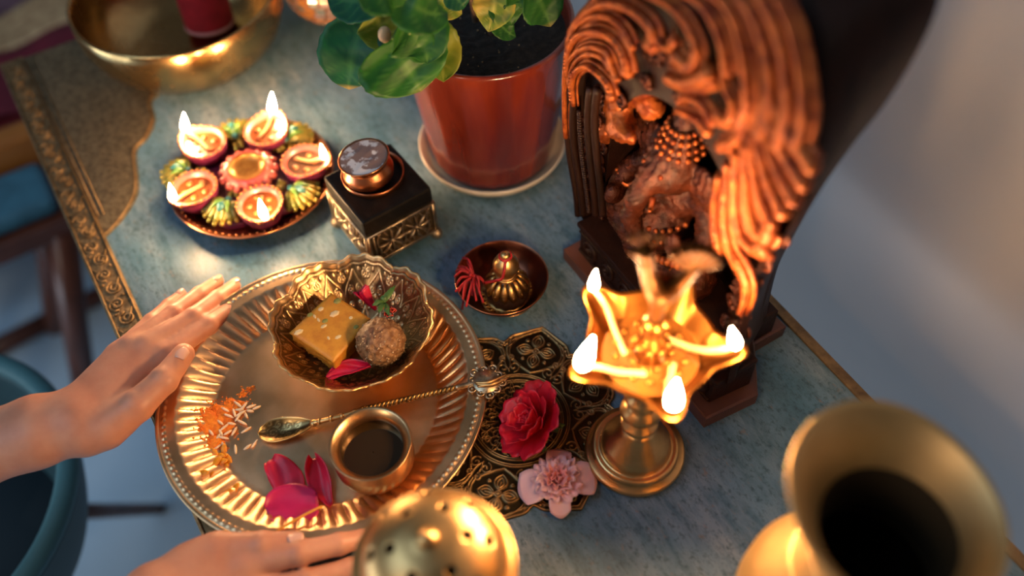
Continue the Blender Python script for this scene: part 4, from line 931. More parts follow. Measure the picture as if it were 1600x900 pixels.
# ------------------------------------------------------------------ square burner box and its copper pot
def burner():
    c = np.array([.198, .617, TZ]); rz = math.radians(4.2); t = thing('filigree_burner_box', 'square pierced-metal box with black charred top and ball feet', 'burner', c, rz)
    ST = mat('tarnished_silver', (.50, .40, .27), .42, 1, (.26, .19, .12), 120, .4, .65, (200, .3, .0006)); DK = mat('soot_black', (.004, .0035, .003), .5, 0, (.012, .010, .008), 90, .5, .7, (160, .6, .001), spec=.2)
    h = .0385; z0, z1 = .011, .0755
    MB().box((0, 0, (z0+z1)/2-.004), (2*h-.006, 2*h-.006, z1-z0-.010)).build('inner_box', mat('dim_bronze', (.13, .095, .055), .6, .8, (.07, .05, .03), 150), t, False)
    MB().box((0, 0, z1-.0105), (2*h, 2*h, .021), bev=.003).build('charred_top', DK, t, False)
    MB().box((0, 0, z1-.0225), (2*h+.0014, 2*h+.0014, .002), bev=.0006).build('top_moulding', ST, t, False)
    MB().box((0, 0, z0+.0015), (2*h+.002, 2*h+.002, .004), bev=.001).build('bottom_moulding', ST, t, False)
    W_ = 2*h; za, zb = z0+.003, z1-.023
    def leafs(m, p, d, L, w):
        for sg in (-1, 1):
            pass
        q = np.array(p)+np.outer(np.linspace(0, 1, 7), np.array(d)*L); r = w*np.sin(PI*np.linspace(.05, .97, 7))+.0003
        m.tube(q, r, 6, True, .45)
    for k in range(4):                       # each side a pierced leafy panel of its own
        m = MB(); y = -h
        for x in (-h+.0015, h-.0015): m.box((x, y, (za+zb)/2), (.003, .003, zb-za+.002))
        for z in (za, zb): m.box((0, y, z), (W_, .0028, .0022))
        m.box((-h+.0075, y, (za+zb)/2), (.0014, .0022, zb-za))
        cz = (za+zb)/2
        for (cx, sc) in ((-.012, 1), (.016, .95)):
            for j in range(8):
                a = 2*PI*j/8; leafs(m, (cx+.002*math.cos(a), y-.0006, cz+.002*math.sin(a)), (math.cos(a), 0, math.sin(a)), .0145*sc, .0027)
            m.ball((cx, y-.0008, cz), .0026, 8)
        for j in range(9):
            x = -.027+.0068*j
            leafs(m, (x, y-.0004, zb-.001), (.45, 0, -.9), .010, .0017); leafs(m, (x, y-.0004, za+.001), (-.45, 0, .9), .010, .0017)
        for x0 in (-.026, .002, .030):
            m.tube(crom([(x0-.004, y-.0005, za+.001), (x0, y-.0008, cz-.008), (x0-.002, y-.0008, cz+.008), (x0+.003, y-.0005, zb-.001)], 5), .0009, 5)
        m.xf(Matrix.Rotation(k*PI/2, 4, 'Z')); m.build('filigree_panel', ST, t)
    for sx in (-1, 1):
        for sy in (-1, 1): MB().ball((sx*(h-.001), sy*(h-.001), .0062), .0064, 12).lathe([(.0005, .0125), (.0045, .0125), (.003, .010)], 12, (sx*(h-.001), sy*(h-.001), 0)).build('ball_foot', ST, t)
    cx, cy = P(583, 273, z1+.002)[:2]-c[:2]; cr = Matrix.Rotation(-rz, 2) @ Vector((cx, cy))
    MB().lathe([(.0275, z1-.001), (.0295, z1-.001), (.0305, z1+.003), (.0308, z1+.0062), (.0298, z1+.0066), (.0285, z1+.004), (.0275, z1-.0005)], 48, (cr.x, cr.y, 0)).build('copper_ring', COPPER, t)
    # the pot standing in the ring
    base = np.array([*P(580, 277, z1+.003)[:2], TZ+z1+.0005]); p = thing('copper_pot', 'little tilted copper pot filled with grey ash on the black burner box', 'pot', base)
    tilt = (CR*-.10); p.rotation_euler = (-tilt[1], tilt[0], 0)
    pot = MB().lathe([(.0005, .0006), (.016, .0006), (.019, .0020), (.0238, .0075), (.0252, .0130), (.0240, .0180), (.0212, .0220), (.0205, .0245), (.0220, .0275), (.0245, .0300), (.0250, .0310), (.0243, .0315), (.022, .0300), (.019, .028), (.0005, .027)], 48).build('pot_body', COPPER, p)
    ASH = mat('grey_ash', (.24, .155, .135), .4, 0, (.70, .66, .66), 60, .50, .54, (120, .4, .001), rough2=.75)
    n = 40; r = np.linspace(.0005, .0238, 16); th = np.arange(n)*2*PI/n; V = np.stack([np.outer(r, np.cos(th)), np.outer(r, np.sin(th)), np.repeat((.0304+0*r)[:, None], n, 1)], -1).reshape(-1, 3)
    V[:, 2] += .0006*vnoise(V, 130, 3)*(np.hypot(V[:, 0], V[:, 1]) < .022)
    put('ash', V, grid_faces(16, n, False, True, True), ASH, p)
burner()
# ------------------------------------------------------------------ bell in a copper dish
def bell():
    c = np.array([.2575, .4835, TZ]); t = thing('copper_dish', 'shallow dark copper dish holding the small ornate bell', 'dish', c)
    MB().lathe([(.0005, .0010), (.018, .0008), (.022, 0), (.026, .0030), (.036, .0120), (.0425, .0225), (.0445, .0280), (.0440, .0285), (.0430, .0275), (.0408, .0220), (.0345, .0130), (.024, .0045), (.0005, .0030)], 72).build('dish_body', COPPER_DARK, t)
    MB().torus((0, 0, .0283), .0443, .0007, 72, 6).build('rim', COPPER, t)
    b = np.array([*P(793, 460, .008)[:2], TZ+.0052]); b[:2] += [0.000, 0.000]
    k = thing('ornate_bell', 'small ornate gold and black bell with red cord in the copper dish', 'bell', b)
    k.scale = (1.06, 1.06, 1.34)
    GOLD = mat('antique_gold', (.62, .38, .13), .34, 1, (.34, .18, .06), 150, .4, .6, (250, .3, .0005)); BLK = mat('black_enamel', (.025, .012, .008), .3, 0, coat=.4)
    m = MB(); m.lathe([(.0005, .001), (.0195, .001), (.0205, .0016), (.0195, .0026), (.0005, .0026)], 40)
    for j in range(26):
        a = 2*PI*j/26; V = MB().torus((0, 0, 0), .0021, .0007, 10, 5); V.move((-.0222*math.cos(a), -.0222*math.sin(a), -.0018)); m.add(np.vstack(V.V), V.F)
    m.torus((0, 0, .0018), .0247, .0006, 60, 5); m.build('looped_flange', GOLD, k)
    m = MB().lathe([(.0185, .002), (.0200, .005), (.0197, .010), (.0175, .016), (.0135, .0205), (.0095, .0235), (.0085, .025), (.0005, .025)], 40, (0, 0, 0), lambda th, pr: (1+.035*np.cos(14*th))[None])
    m.build('bell_body', BLK, k)
    for j in range(14):
        a = 2*PI*j/14; d = np.array([math.cos(a), math.sin(a)]); m = MB()
        q = np.array([[d[0]*r, d[1]*r, z] for r, z in ((.0100, .0245), (.0128, .0226), (.0158, .0196), (.0185, .0156), (.0198, .0122))])
        m.tube(q, [.0014, .0025, .0036, .0038, .0014], 8, True, .6)
        for z_, r_ in ((.0200, .0172), (.0165, .0196)): m.ball((d[0]*r_, d[1]*r_, z_), .0011, 6)
        m.build('gold_petal', GOLD, k)
    m = MB()
    for z, r in ((.0252, .0098), (.0272, .0092), (.029, .0088)): m.torus((0, 0, z), r-.0012, .0013, 30, 6)
    m.build('neck_ring', BRASS_PALE, k)
    MB().lathe([(.0075, .029), (.0105, .0315), (.0118, .0350), (.0115, .039), (.0090, .043), (.0055, .0455), (.0046, .0460), (.0046, .0485), (.0030, .0500), (.0005, .0500)], 36).build('ball_top', BRASS_PALE, k)
    CORD = mat('red_cord', (.36, .006, .010), .7, 0, (.22, .004, .008), 200, .4, .6)
    L = -CR.copy(); L[2] = 0; L /= np.linalg.norm(L); Tn = -np.array([CF[0], CF[1], 0])/math.hypot(CF[0], CF[1])
    m = MB(); m.torus((0, 0, .0468), .0052, .0011, 20, 6)
    m.tube(crom([Tn*.005+[0, 0, .0465], Tn*.0115+L*.002+[0, 0, .0405], Tn*.0122+L*.004+[0, 0, .034], Tn*.009+L*.010+[0, 0, .0285], L*.020+Tn*.004+[0, 0, .021]], 6), .0013, 6)
    m.build('cord', CORD, k)
    # tassel spilling over the dish rim
    kn = P(745, 442, .030)-b; m = MB(); m.ball(kn, .0034, 8); m.tube(crom([L*.020+Tn*.004+[0, 0, .021], (kn+L*.020)/2+[0, 0, .012], kn], 6), .0013, 6)
    ends = [(718, 432), (722, 425), (728, 412), (716, 440), (719, 452), (722, 462), (728, 474), (733, 484), (742, 468), (748, 476), (726, 482), (717, 462), (735, 418), (741, 452), (752, 466), (758, 478)]
    for x, y in ends:
        out = math.hypot(*(P(x, y, .02)[:2]-c[:2])) > .045
        e = P(x, y, .004 if out else .028)-b; mid = (kn+e)/2+np.array([random.uniform(-.003, .003), random.uniform(-.003, .003), .009 if out else .006])
        m.tube(crom([kn, mid, e], 6), .0011, 5)
    m.build('tassel', CORD, k)
bell()
# ------------------------------------------------------------------ potted plant
def plant():
    c = np.array([.3489, .6557, TZ]); s = thing('white_saucer', 'round cream saucer under the red flower pot', 'saucer', c)
    CREAM = mat('cream_glaze', (.70, .62, .50), .3, 0, (.62, .52, .38), 20, .4, .7, coat=.3)
    MB().lathe([(.0005, .002), (.060, .002), (.064, 0), (.070, .003), (.0775, .013), (.0802, .0195), (.0800, .021), (.0780, .0205), (.0735, .0125), (.066, .006), (.0005, .0055)], 80).build('saucer_body', CREAM, s)
    c2 = c+[0, 0, .0055]; t = thing('potted_plant', 'glossy red-brown glazed pot with a broad-leaved green plant', 'plant', c2)
    GL = bpy.data.materials.new('red_glaze'); GL.use_nodes = True; N = GL.node_tree.nodes; L = GL.node_tree.links; b = N['Principled BSDF']
    tc = N.new('ShaderNodeTexCoord'); mp = N.new('ShaderNodeMapping'); mp.inputs['Scale'].default_value = (1, 1, .12); L.new(tc.outputs['Object'], mp.inputs[0])
    nz = N.new('ShaderNodeTexNoise'); nz.inputs['Scale'].default_value = 26; nz.inputs['Detail'].default_value = 4; L.new(mp.outputs[0], nz.inputs[0])
    r = N.new('ShaderNodeValToRGB'); e = r.color_ramp.elements; e[0].position = .35; e[0].color = (.095, .010, .006, 1); e[1].position = .68; e[1].color = (.21, .032, .013, 1); L.new(nz.outputs[0], r.inputs[0]); L.new(r.outputs[0], b.inputs['Base Color'])
    b.inputs['Roughness'].default_value = .2; b.inputs['Coat Weight'].default_value = .5
    MB().lathe([(.0005, 0), (.060, 0), (.0645, .004), (.0665, .012), (.0715, .055), (.0775, .105), (.0835, .150), (.0855, .163), (.0862, .1705), (.0855, .1742), (.0825, .1748), (.0798, .172), (.0785, .164), (.076, .140), (.0005, .138)], 96, (0, 0, 0), lambda th, pr: 1+.006*np.cos(18*th)[None]*(pr[:, 1] > .004)[:, None]*(pr[:, 1] < .155)[:, None]*(pr[:, 0] > .065)[:, None]).build('pot', GL, t)
    SOIL = mat('dark_soil', (.012, .009, .007), .95, 0, (.03, .022, .016), 140, .45, .65, (90, 1, .004)); n = 60; rr = np.linspace(.0005, .0783, 30); th = np.arange(n)*2*PI/n
    V = np.stack([np.outer(rr, np.cos(th)), np.outer(rr, np.sin(th)), np.full((30, n), .158)], -1).reshape(-1, 3); V[:, 2] += .0035*vnoise(V, 160, 2)*(np.hypot(V[:, 0], V[:, 1]) < .074)
    put('soil', V, grid_faces(30, n, False, True, True), SOIL, t)
    m = MB()
    for _ in range(45):
        a = random.uniform(0, 6.28); q = .074*math.sqrt(random.random()); m.ball((q*math.cos(a), q*math.sin(a), .161), random.uniform(.0004, .0012), 5)
    m.build('soil_grit', mat('tan_grit', (.34, .22, .11), .9), t)['kind'] = 'stuff'
    def leafmat(name, c1, c2, vein):
        m = bpy.data.materials.new(name); m.use_nodes = True; N = m.node_tree.nodes; L = m.node_tree.links; b = N['Principled BSDF']
        a = N.new('ShaderNodeAttribute'); a.attribute_name = 'relief'; tc = N.new('ShaderNodeTexCoord'); nz = N.new('ShaderNodeTexNoise'); nz.inputs['Scale'].default_value = 45; L.new(tc.outputs['Object'], nz.inputs[0])
        r = N.new('ShaderNodeValToRGB'); e = r.color_ramp.elements; e[0].position = .4; e[0].color = (*c1, 1); e[1].position = .65; e[1].color = (*c2, 1); L.new(nz.outputs[0], r.inputs[0])
        x = N.new('ShaderNodeMix'); x.data_type = 'RGBA'; L.new(a.outputs['Fac'], x.inputs[0]); L.new(r.outputs[0], x.inputs[6]); x.inputs[7].default_value = (*vein, 1)
        a2 = N.new('ShaderNodeAttribute'); a2.attribute_name = 'browning'; x2 = N.new('ShaderNodeMix'); x2.data_type = 'RGBA'; L.new(a2.outputs['Fac'], x2.inputs[0]); L.new(x.outputs[2], x2.inputs[6]); x2.inputs[7].default_value = (.50, .33, .10, 1)
        L.new(x2.outputs[2], b.inputs['Base Color']); b.inputs['Roughness'].default_value = .5; b.inputs['Specular IOR Level'].default_value = .3; b.inputs['Transmission Weight'].default_value = .0; b.inputs['Subsurface Weight'].default_value = .12; b.inputs['Subsurface Radius'].default_value = (.3, .8, .1); b.inputs['Subsurface Scale'].default_value = .004
        return m
    LG = leafmat('green_leaf', (.008, .062, .010), (.022, .11, .014), (.06, .16, .03)); LB = leafmat('bluish_green_leaf', (.006, .062, .034), (.012, .09, .038), (.04, .14, .05)); LY = leafmat('yellow_green_leaf', (.09, .15, .012), (.20, .21, .018), (.22, .24, .04)); LS = leafmat('yellowing_leaf', (.10, .17, .02), (.42, .30, .05), (.35, .36, .08))
    stem0 = np.array(P(700, 30, .165))-c2
    def leaf(px, w, m, hs, cup=.25, brown=0., petiole=None):
        q = crom([P(x, y, h) for (x, y), h in zip(px, hs)], 8)-c2; n = len(q); T = np.gradient(q, axis=0); T /= np.linalg.norm(T, axis=1)[:, None]
        S = np.cross(T, CF); S /= np.linalg.norm(S, axis=1)[:, None]; Nn = np.cross(S, T); tt = np.linspace(0, 1, n); K = 13; V = []; A = []; Bn = []
        wd = w*.70/1500.
        for i in range(n):
            t_ = tt[i]; ww = wd*(math.sin(PI*min(1, .04+.96*t_**.66)))**.86*1.06
            ww *= 1+.05*abs(math.sin(t_*26))
            for j in range(K):
                b = -1+2*j/(K-1)
                V.append(q[i]+S[i]*ww*b*(1-cup*.25*b*b)-Nn[i]*0+Nn[i]*(-cup*ww*abs(b)**1.5+.06*ww*math.sin(t_*14+b*2)))
                v = max(math.exp(-(b/.06)**2), .75*math.exp(-(((t_*5.5-abs(b)*1.1) % 1-.5)/.09)**2)*(1-.4*abs(b)))
                A.append(v); Bn.append(brown*max(0, min(1, (t_-.84)*8))*(1 if (j > K*.35) else .7))
        o = put('leaf', np.array(V), grid_faces(n, K), m, t, True, {'relief': A, 'browning': Bn}); solid(o, .0006)
        pe = (np.array(P(*petiole[:2], petiole[2]))-c2) if petiole else stem0+[0, 0, .02]
        MB().tube(crom([pe, (pe+q[0])/2+[0, 0, .006], q[0]], 5), .0013, 6).build('leaf_stalk', STALK, t)
    STALK = mat('leaf_stalk', (.09, .17, .03), .5); BARK = mat('plant_stem', (.10, .055, .035), .7, 0, (.16, .10, .06), 60)
    for pts in ([(672, 110, .158), (668, 60, .19), (655, 20, .24), (640, -30, .28)], [(745, 40, .158), (735, -10, .20), (720, -60, .25)], [(770, 58, .160), (752, 5, .19), (742, -40, .24)]):
        q = crom([P(x, y, h) for x, y, h in pts], 6)-c2; MB().tube(q, np.linspace(.0038, .0024, len(q)), 8).build('stem', BARK, t)
    leaf([(568, 30), (552, 80), (546, 120), (545, 140)], 62, LB, (.235, .215, .195, .185), .22, .9, (600, 20, .24))
    leaf([(612, 62), (630, 95), (648, 125), (658, 143)], 86, LG, (.235, .222, .208, .198), .25, .25, (640, 40, .24))
    leaf([(655, 38), (672, 75), (690, 105), (693, 128)], 56, LY, (.228, .215, .20, .192), .3, 0, (650, 20, .24))
    leaf([(628, 30), (648, 50), (665, 78), (668, 100)], 62, LG, (.262, .25, .238, .23), .25, 0, (640, 5, .26))
    leaf([(586, 20), (595, 40), (600, 62), (612, 78)], 44, LY, (.245, .235, .225, .22), .2, 0, (630, 10, .25))
    leaf([(600, 8), (565, 2), (535, 0), (512, -4)], 44, LB, (.27, .265, .258, .25), .2, 0, (640, -10, .27))
    leaf([(625, -6), (650, 12), (680, 22), (700, 20)], 44, LG, (.29, .285, .275, .27), .2, 0, (640, -20, .28))
    leaf([(672, -15), (690, 0), (706, 12), (722, 22)], 38, LS, (.25, .245, .24, .232), .2, 0, (690, -30, .26))
    leaf([(700, -18), (712, -4), (722, 6), (726, 12)], 24, LB, (.262, .255, .25, .245), .2, 0, (700, -30, .26))
    leaf([(770, -18), (772, 8), (768, 30), (763, 50)], 40, LS, (.24, .23, .22, .21), .25, 0, (755, -30, .25))
    leaf([(782, -10), (790, 12), (796, 26), (800, 40)], 34, LG, (.235, .225, .215, .208), .25, 0, (760, -20, .24))
    leaf([(770, 30), (784, 42), (796, 52), (806, 58)], 22, LG, (.205, .198, .19, .184), .2, 0, (765, 10, .21))
    leaf([(796, -22), (808, -8), (814, 4), (812, 12)], 36, LG, (.25, .24, .235, .23), .25, 0, (770, -30, .25))
    leaf([(824, -20), (842, 2), (854, 24), (860, 42)], 44, LG, (.25, .235, .22, .21), .25, .5, (800, -40, .25))
    leaf([(560, -30), (590, -22), (620, -12), (640, 6)], 50, LG, (.31, .305, .295, .285), .2, 0, (640, -30, .29))
    leaf([(640, 55), (652, 68), (660, 84), (672, 92)], 30, LG, (.25, .242, .235, .228), .2, 0, (640, 40, .25))
    MB().ball(P(601, 54, .247)-c2, .006, 10, (1, .8, 1.3)).build('bud', mat('dry_bud', (.60, .40, .22), .6), t)
plant()
# ------------------------------------------------------------------ painted clay lamps on a copper plate
def diyas():
    pc = np.array([*P(393, 274, .022)[:2], TZ]); p = thing('copper_plate', 'round copper plate under the painted cluster of clay lamps', 'plate', pc)
    MB().lathe([(.0005, .006), (.046, .006), (.050, 0), (.054, .0005), (.056, .006), (.066, .0085), (.078, .0150), (.0865, .0210), (.0872, .0226), (.0858, .0232), (.077, .0172), (.066, .0106), (.054, .0082), (.0005, .0078)], 90).build('plate_body', COPPER, p)
    m = MB()
    for k in range(70):
        a = 2*PI*k/70; m.ball((.0805*math.cos(a), .0805*math.sin(a), .0200), .0016, 6)
    m.build('beaded_border', COPPER, p)
    c = np.array([*P(385, 258, .040)[:2], TZ+.0080]); t = thing('painted_lamp_cluster', 'cluster of five painted pink clay oil lamps around a flower, all lit', 'oil lamp', c)
    PK = mat('coral_paint', (.44, .085, .05), .42, 0, (.36, .035, .05), 60, .35, .7, (150, .2, .0006), coat=.2); PU_ = mat('purple_shading', (.16, .012, .05), .5, 0, (.10, .010, .05), 60); GD = mat('gold_paint', (.42, .20, .045), .35, .55, (.30, .12, .02), 90, .4, .6, (150, .2, .0006)); OR = mat('orange_paint', (.36, .10, .02), .4, 0, (.34, .14, .035), 60, coat=.2)  # the purple carries the shading under the lamp cups
    YG = mat('yellow_green_paint', (.34, .22, .03), .4, .2, (.15, .16, .025), 80, .4, .6); GN = mat('leaf_green_paint', (.09, .20, .03), .4); TL = mat('teal_paint', (.03, .15, .15), .4); WX = mat('lamp_ghee', (.17, .05, .014), .25, 0, (.13, .034, .010), 70, sss=.15, coat=.3)
    MB().lathe([(.0005, 0), (.050, 0), (.060, .004), (.056, .010), (.0005, .012)], 50, (0, 0, 0), lambda th, pr: (1+.09*np.cos(5*th-.6))[None]).build('clay_base', PU_, t)
    m = MB()
    m.lathe([(.0005, .010), (.020, .011), (.026, .018), (.028, .024), (.0265, .028), (.0225, .0305), (.0205, .031), (.0190, .0300), (.0180, .0275), (.0005, .0262)], 56, (0, 0, 0), lambda th, pr: 1+.05*np.cos(16*th)[None]*(pr[:, 0] > .0195)[:, None]); m.build('flower_body', PK, t)
    m = MB()
    for k in range(16):
        a = 2*PI*k/16; m.ball((.0268*math.cos(a), .0268*math.sin(a), .0235), .0056, 8, (1, 1, .8))
    m.build('scallop_ring', PK, t)
    MB().lathe([(.0195, .0305), (.0185, .0315), (.0172, .0300), (.0165, .0280), (.010, .0270), (.0005, .0266)], 40).build('gold_centre', GD, t)
    ang = lambda q: math.atan2(q[1], q[0])
    spec = [((318, 222), (291, 206), .028), ((415, 203), (425, 177), .030), ((474, 250), (506, 249), .021), ((303, 292), (273, 314), .027), ((405, 316), (406, 328), .029)]
    for k, (pp, tip, fh) in enumerate(spec):
        q = P(*pp, .039)-c; q[2] = 0; w = P(*tip, .043)-c; d = (w-q); d[2] = 0
        if k == 4: d = q*1.0
        L = min(np.linalg.norm(d), .034) if k != 4 else .027; d /= np.linalg.norm(d); s = np.array([-d[1], d[0], 0])
        a0 = ang(d); N = 72; th = np.arange(N)*2*PI/N; sp = ((1+np.cos(th-a0))/2)**9
        pr = [(.02, .006, 0), (.62, .006, 0), (.82, .010, .1), (.98, .020, .5), (1.06, .028, .8), (1.07, .0305, 1), (1.0, .0320, 1), (.90, .0305, .9), (.80, .0270, .5), (.02, .0245, 0)]
        ext = max(.006, L-.0235); rad = []
        def ring(kk, z, ss): R = .0225*kk+ext*ss*sp; return np.stack([q[0]+R*np.cos(th), q[1]+R*np.sin(th), z+.0025*ss*sp], -1)
        out = [ring(*x) for x in pr[:6]]; o = put('lamp_cup', np.concatenate(out), grid_faces(len(out), N, False, True), PU_ if k in (0, 3, 4) else PU_, t)
        inn = [ring(*x) for x in pr[4:9]]; put('painted_rim', np.concatenate(inn), grid_faces(len(inn), N, False, True), PK, o)
        fl = [ring(.86, .0272, .55), ring(.6, .0266, .25), ring(.02, .0262, 0)]; put('ghee', np.concatenate(fl), grid_faces(3, N, False, True), WX if k != 2 else mat('dark_ghee', (.10, .05, .03), .15), o)
        m = MB(); rr = ring(1.03, .0318, 1)
        for j in range(0, N, 3): m.ball(rr[j], .0015, 5)
        for j in range(5): m.ball(q+d*(.0225+ext*.75)+s*(j-2)*.0035+[0, 0, .031], .0024, 6)
        m.build('beaded_edge', GD, o)
        m = MB()
        for j in range(5):
            a = 2*PI*j/5+k; m.ball(q+np.array([.011*math.cos(a), .011*math.sin(a), .0268]), .0034, 8, (1, 1, .5))
        m.build('ghee_lump', OR, o)
        tipp = q+d*(L+.001)+[0, 0, .0365]
        m = MB(); m.tube(crom([q-d*.010+s*.004+[0, 0, .0280], q+d*.006+[0, 0, .0300], q+d*(L-.006)+[0, 0, .0340], tipp], 5), .0021, 8); m.build('wick', COTTON, o)
        f = flame(o, tipp, fh*.95, [(.22, -.12), (.20, -.10), (.02, .05), (.14, -.05), (.06, .02)][k])
    for k, (pp) in enumerate([(362, 198), (276, 262), (346, 322), (468, 296), (458, 204)]):
        q = P(*pp, .034)-c; q[2] = 0; d = q/np.linalg.norm(q); s = np.array([-d[1], d[0], 0]); r0 = np.linalg.norm(q)-.008
        m = MB(); o = None
        for j in range(9):
            b = (j-4)/4; a = d*math.cos(b*1.0)+s*math.sin(b*1.0); base = d*(r0-.006); ln = .0300*(1-.16*abs(b))
            pts = [base+[0, 0, .018], base+a*ln*.5+[0, 0, .0235], base+a*ln+[0, 0, .0185]]; m.tube(crom(pts, 4), np.interp(np.linspace(0, 1, 9), [0, .6, 1], [.0018, .0040, .0032]), 7)
            for z in (.8, 1.08): m.ball(base+a*ln*z+[0, 0, .0215 if z < 1 else .0185], .0026, 6)
        for j in range(4): m.ball(d*(r0-.013-.004*j*.6)+s*(.003*(1 if j % 2 else -1))+[0, 0, .020], .0034, 7)
        m.ball(d*(r0+.004)+[0, 0, .010], .011, 10, (1, 1, .75))
        o = m.build('painted_leaf', YG, t)
        m = MB()
        for sg in (1, -1):
            a = d*math.cos(.5)+s*sg*math.sin(.5); m.tube(crom([d*(r0-.004)+[0, 0, .021], d*(r0-.004)+a*.010+[0, 0, .0275], d*(r0-.004)+a*.019+[0, 0, .0250]], 4), [.0012, .002, .0026, .003, .003, .0026, .002, .0015, .001], 7)
        m.build('green_vein', GN, o)
        m = MB().ball(d*(r0-.004)+[0, 0, .0230], .0040, 8, (1, 1, .8)); m.tube([d*(r0+.002)+[0, 0, .0260], d*(r0+.009)+[0, 0, .0275], d*(r0+.016)+[0, 0, .0240]], [.002, .0042, .0012], 8); m.build('teal_heart', TL, o)
diyas()
# ------------------------------------------------------------------ incense burner in the foreground
def incense():
    c = np.array([.0575, .2292, TZ]); t = thing('incense_burner', 'round brass incense burner with pierced domed lid in the foreground', 'burner', c)
    MB().lathe([(.0005, .002), (.036, .002), (.039, 0), (.040, .003), (.034, .008), (.022, .014), (.015, .024), (.014, .036), (.020, .044), (.020, .048), (.0005, .049)], 60).build('foot', BRASS, t)
    MB().lathe([(.0005, .048), (.018, .050), (.036, .062), (.047, .082), (.0515, .104), (.0535, .122), (.0555, .127), (.0558, .1325), (.0535, .1345), (.050, .133), (.049, .122), (.044, .09), (.0005, .07)], 80).build('burner_bowl', BRASS, t)
    # lid: a shell with real holes
    NT = 140; th = np.arange(NT)*2*PI/NT
    prof = crom([(.0530, .1345), (.0528, .1370), (.0500, .1395), (.0485, .1420), (.0472, .150), (.0425, .1620), (.0340, .1720), (.0220, .1790), (.0110, .1815), (.006, .1825)], 9); prof = prof[::1]
    n = len(prof); V = np.stack([np.outer(prof[:, 0], np.cos(th)), np.outer(prof[:, 0], np.sin(th)), np.repeat(prof[:, 1][:, None], NT, 1)], -1).reshape(-1, 3)
    holes = [(.0385, 8, .0, .0039), (.0245, 6, .3, .0036)]; cen = []
    for r, k, a0, hr in holes:
        for j in range(k):
            a = a0+2*PI*j/k+.35; z = np.interp(-r, -prof[:, 0], prof[:, 1]); cen.append((np.array([r*math.cos(a), r*math.sin(a), z]), hr))
    for q, hr in cen:                        # pull the mesh into a clean round edge
        dv = V-q; ds = np.linalg.norm(dv, axis=1); k = (ds < hr*1.55) & (ds > hr*.72); V[k] = q+dv[k]/ds[k][:, None]*np.maximum(hr, ds[k])[:, None]
    F = grid_faces(n, NT, False, True, True); fc = V[F].mean(1); keep = np.ones(len(F), bool)
    for q, hr in cen: keep &= np.linalg.norm(fc-q, axis=1) > hr*.97
    o = put('pierced_lid', V, F[keep], BRASS_PALE, t); solid(o, .0016, -1)
    MB().torus((0, 0, .1362), .0540, .0016, 90, 8).torus((0, 0, .1405), .0495, .0009, 90, 6).build('lid_rim', BRASS_PALE, t)
    MB().lathe([(.0065, .1820), (.0075, .1830), (.0050, .1850), (.0022, .1885), (.0005, .1910)], 28).build('finial', BRASS_PALE, t)
    MB().lathe([(.0005, .150), (.020, .149), (.040, .138), (.047, .130)], 40).build('dark_insert', mat('insert_black', (.012, .010, .008), .95), t)  # near-black insert added so the lid holes look dark
incense()
def pitcher():
    c = np.array([.282, .074, TZ]); IN = mat('shaded_inside', (.06, .036, .016), .6, .6); t = thing('brass_pitcher', 'tall brass pitcher with broad flared mouth at the front right corner', 'pitcher', c)  # shade inside the mouth put into the dark inner colour
    n = 96; th = np.arange(n)*2*PI/n; a0 = math.radians(100); sp = ((1+np.cos(th-a0))/2)**2.2; bk = ((1-np.cos(th-a0))/2)**2
    PB = mat('satin_pitcher_brass', (.72, .46, .20), .52, 1, (.58, .36, .14), 18, .35, .7, (40, .12, .0008))
    prof = [(.0005, .003, 0), (.036, .003, 0), (.040, 0, 0), (.042, .004, 0), (.036, .010, 0), (.033, .016, 0), (.045, .030, 0), (.061, .055, 0), (.068, .082, 0), (.0665, .105, 0), (.057, .132, 0), (.044, .156, 0), (.0375, .178, 0), (.0365, .198, .05), (.0400, .218, .2), (.0465, .233, .5), (.0535, .2435, .85), (.0565, .2490, 1), (.0560, .2505, 1), (.0530, .2475, .9), (.0455, .2365, .5), (.0390, .221, .2), (.0350, .200, .05), (.0355, .178, 0), (.042, .156, 0), (.055, .132, 0), (.064, .10, 0), (.058, .05, 0), (.0005, .02, 0)]
    V = [np.stack([(r+s*(.012*sp-.006*bk*0))*np.cos(th), (r+s*(.012*sp))*np.sin(th), z+s*(.016*sp-.004*(1-sp))], -1) for r, z, s in prof]
    put('pitcher_body', np.concatenate(V[:22]), grid_faces(22, n, False, True, True), PB, t)
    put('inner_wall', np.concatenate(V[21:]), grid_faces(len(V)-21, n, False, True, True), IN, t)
    ha = a0+PI; d = np.array([math.cos(ha), math.sin(ha), 0]); q = crom([d*.036+[0, 0, .196], d*.066+[0, 0, .218], d*.092+[0, 0, .205], d*.098+[0, 0, .165], d*.085+[0, 0, .125], d*.062+[0, 0, .110]], 7)
    MB().tube(q, np.interp(np.linspace(0, 1, len(q)), [0, .5, 1], [.0055, .0045, .006]), 10).build('handle', PB, t)
    MB().torus((0, 0, .158), .0432, .0022, 60, 8).torus((0, 0, .184), .0372, .0018, 60, 8).build('neck_band', PB, t)
pitcher()
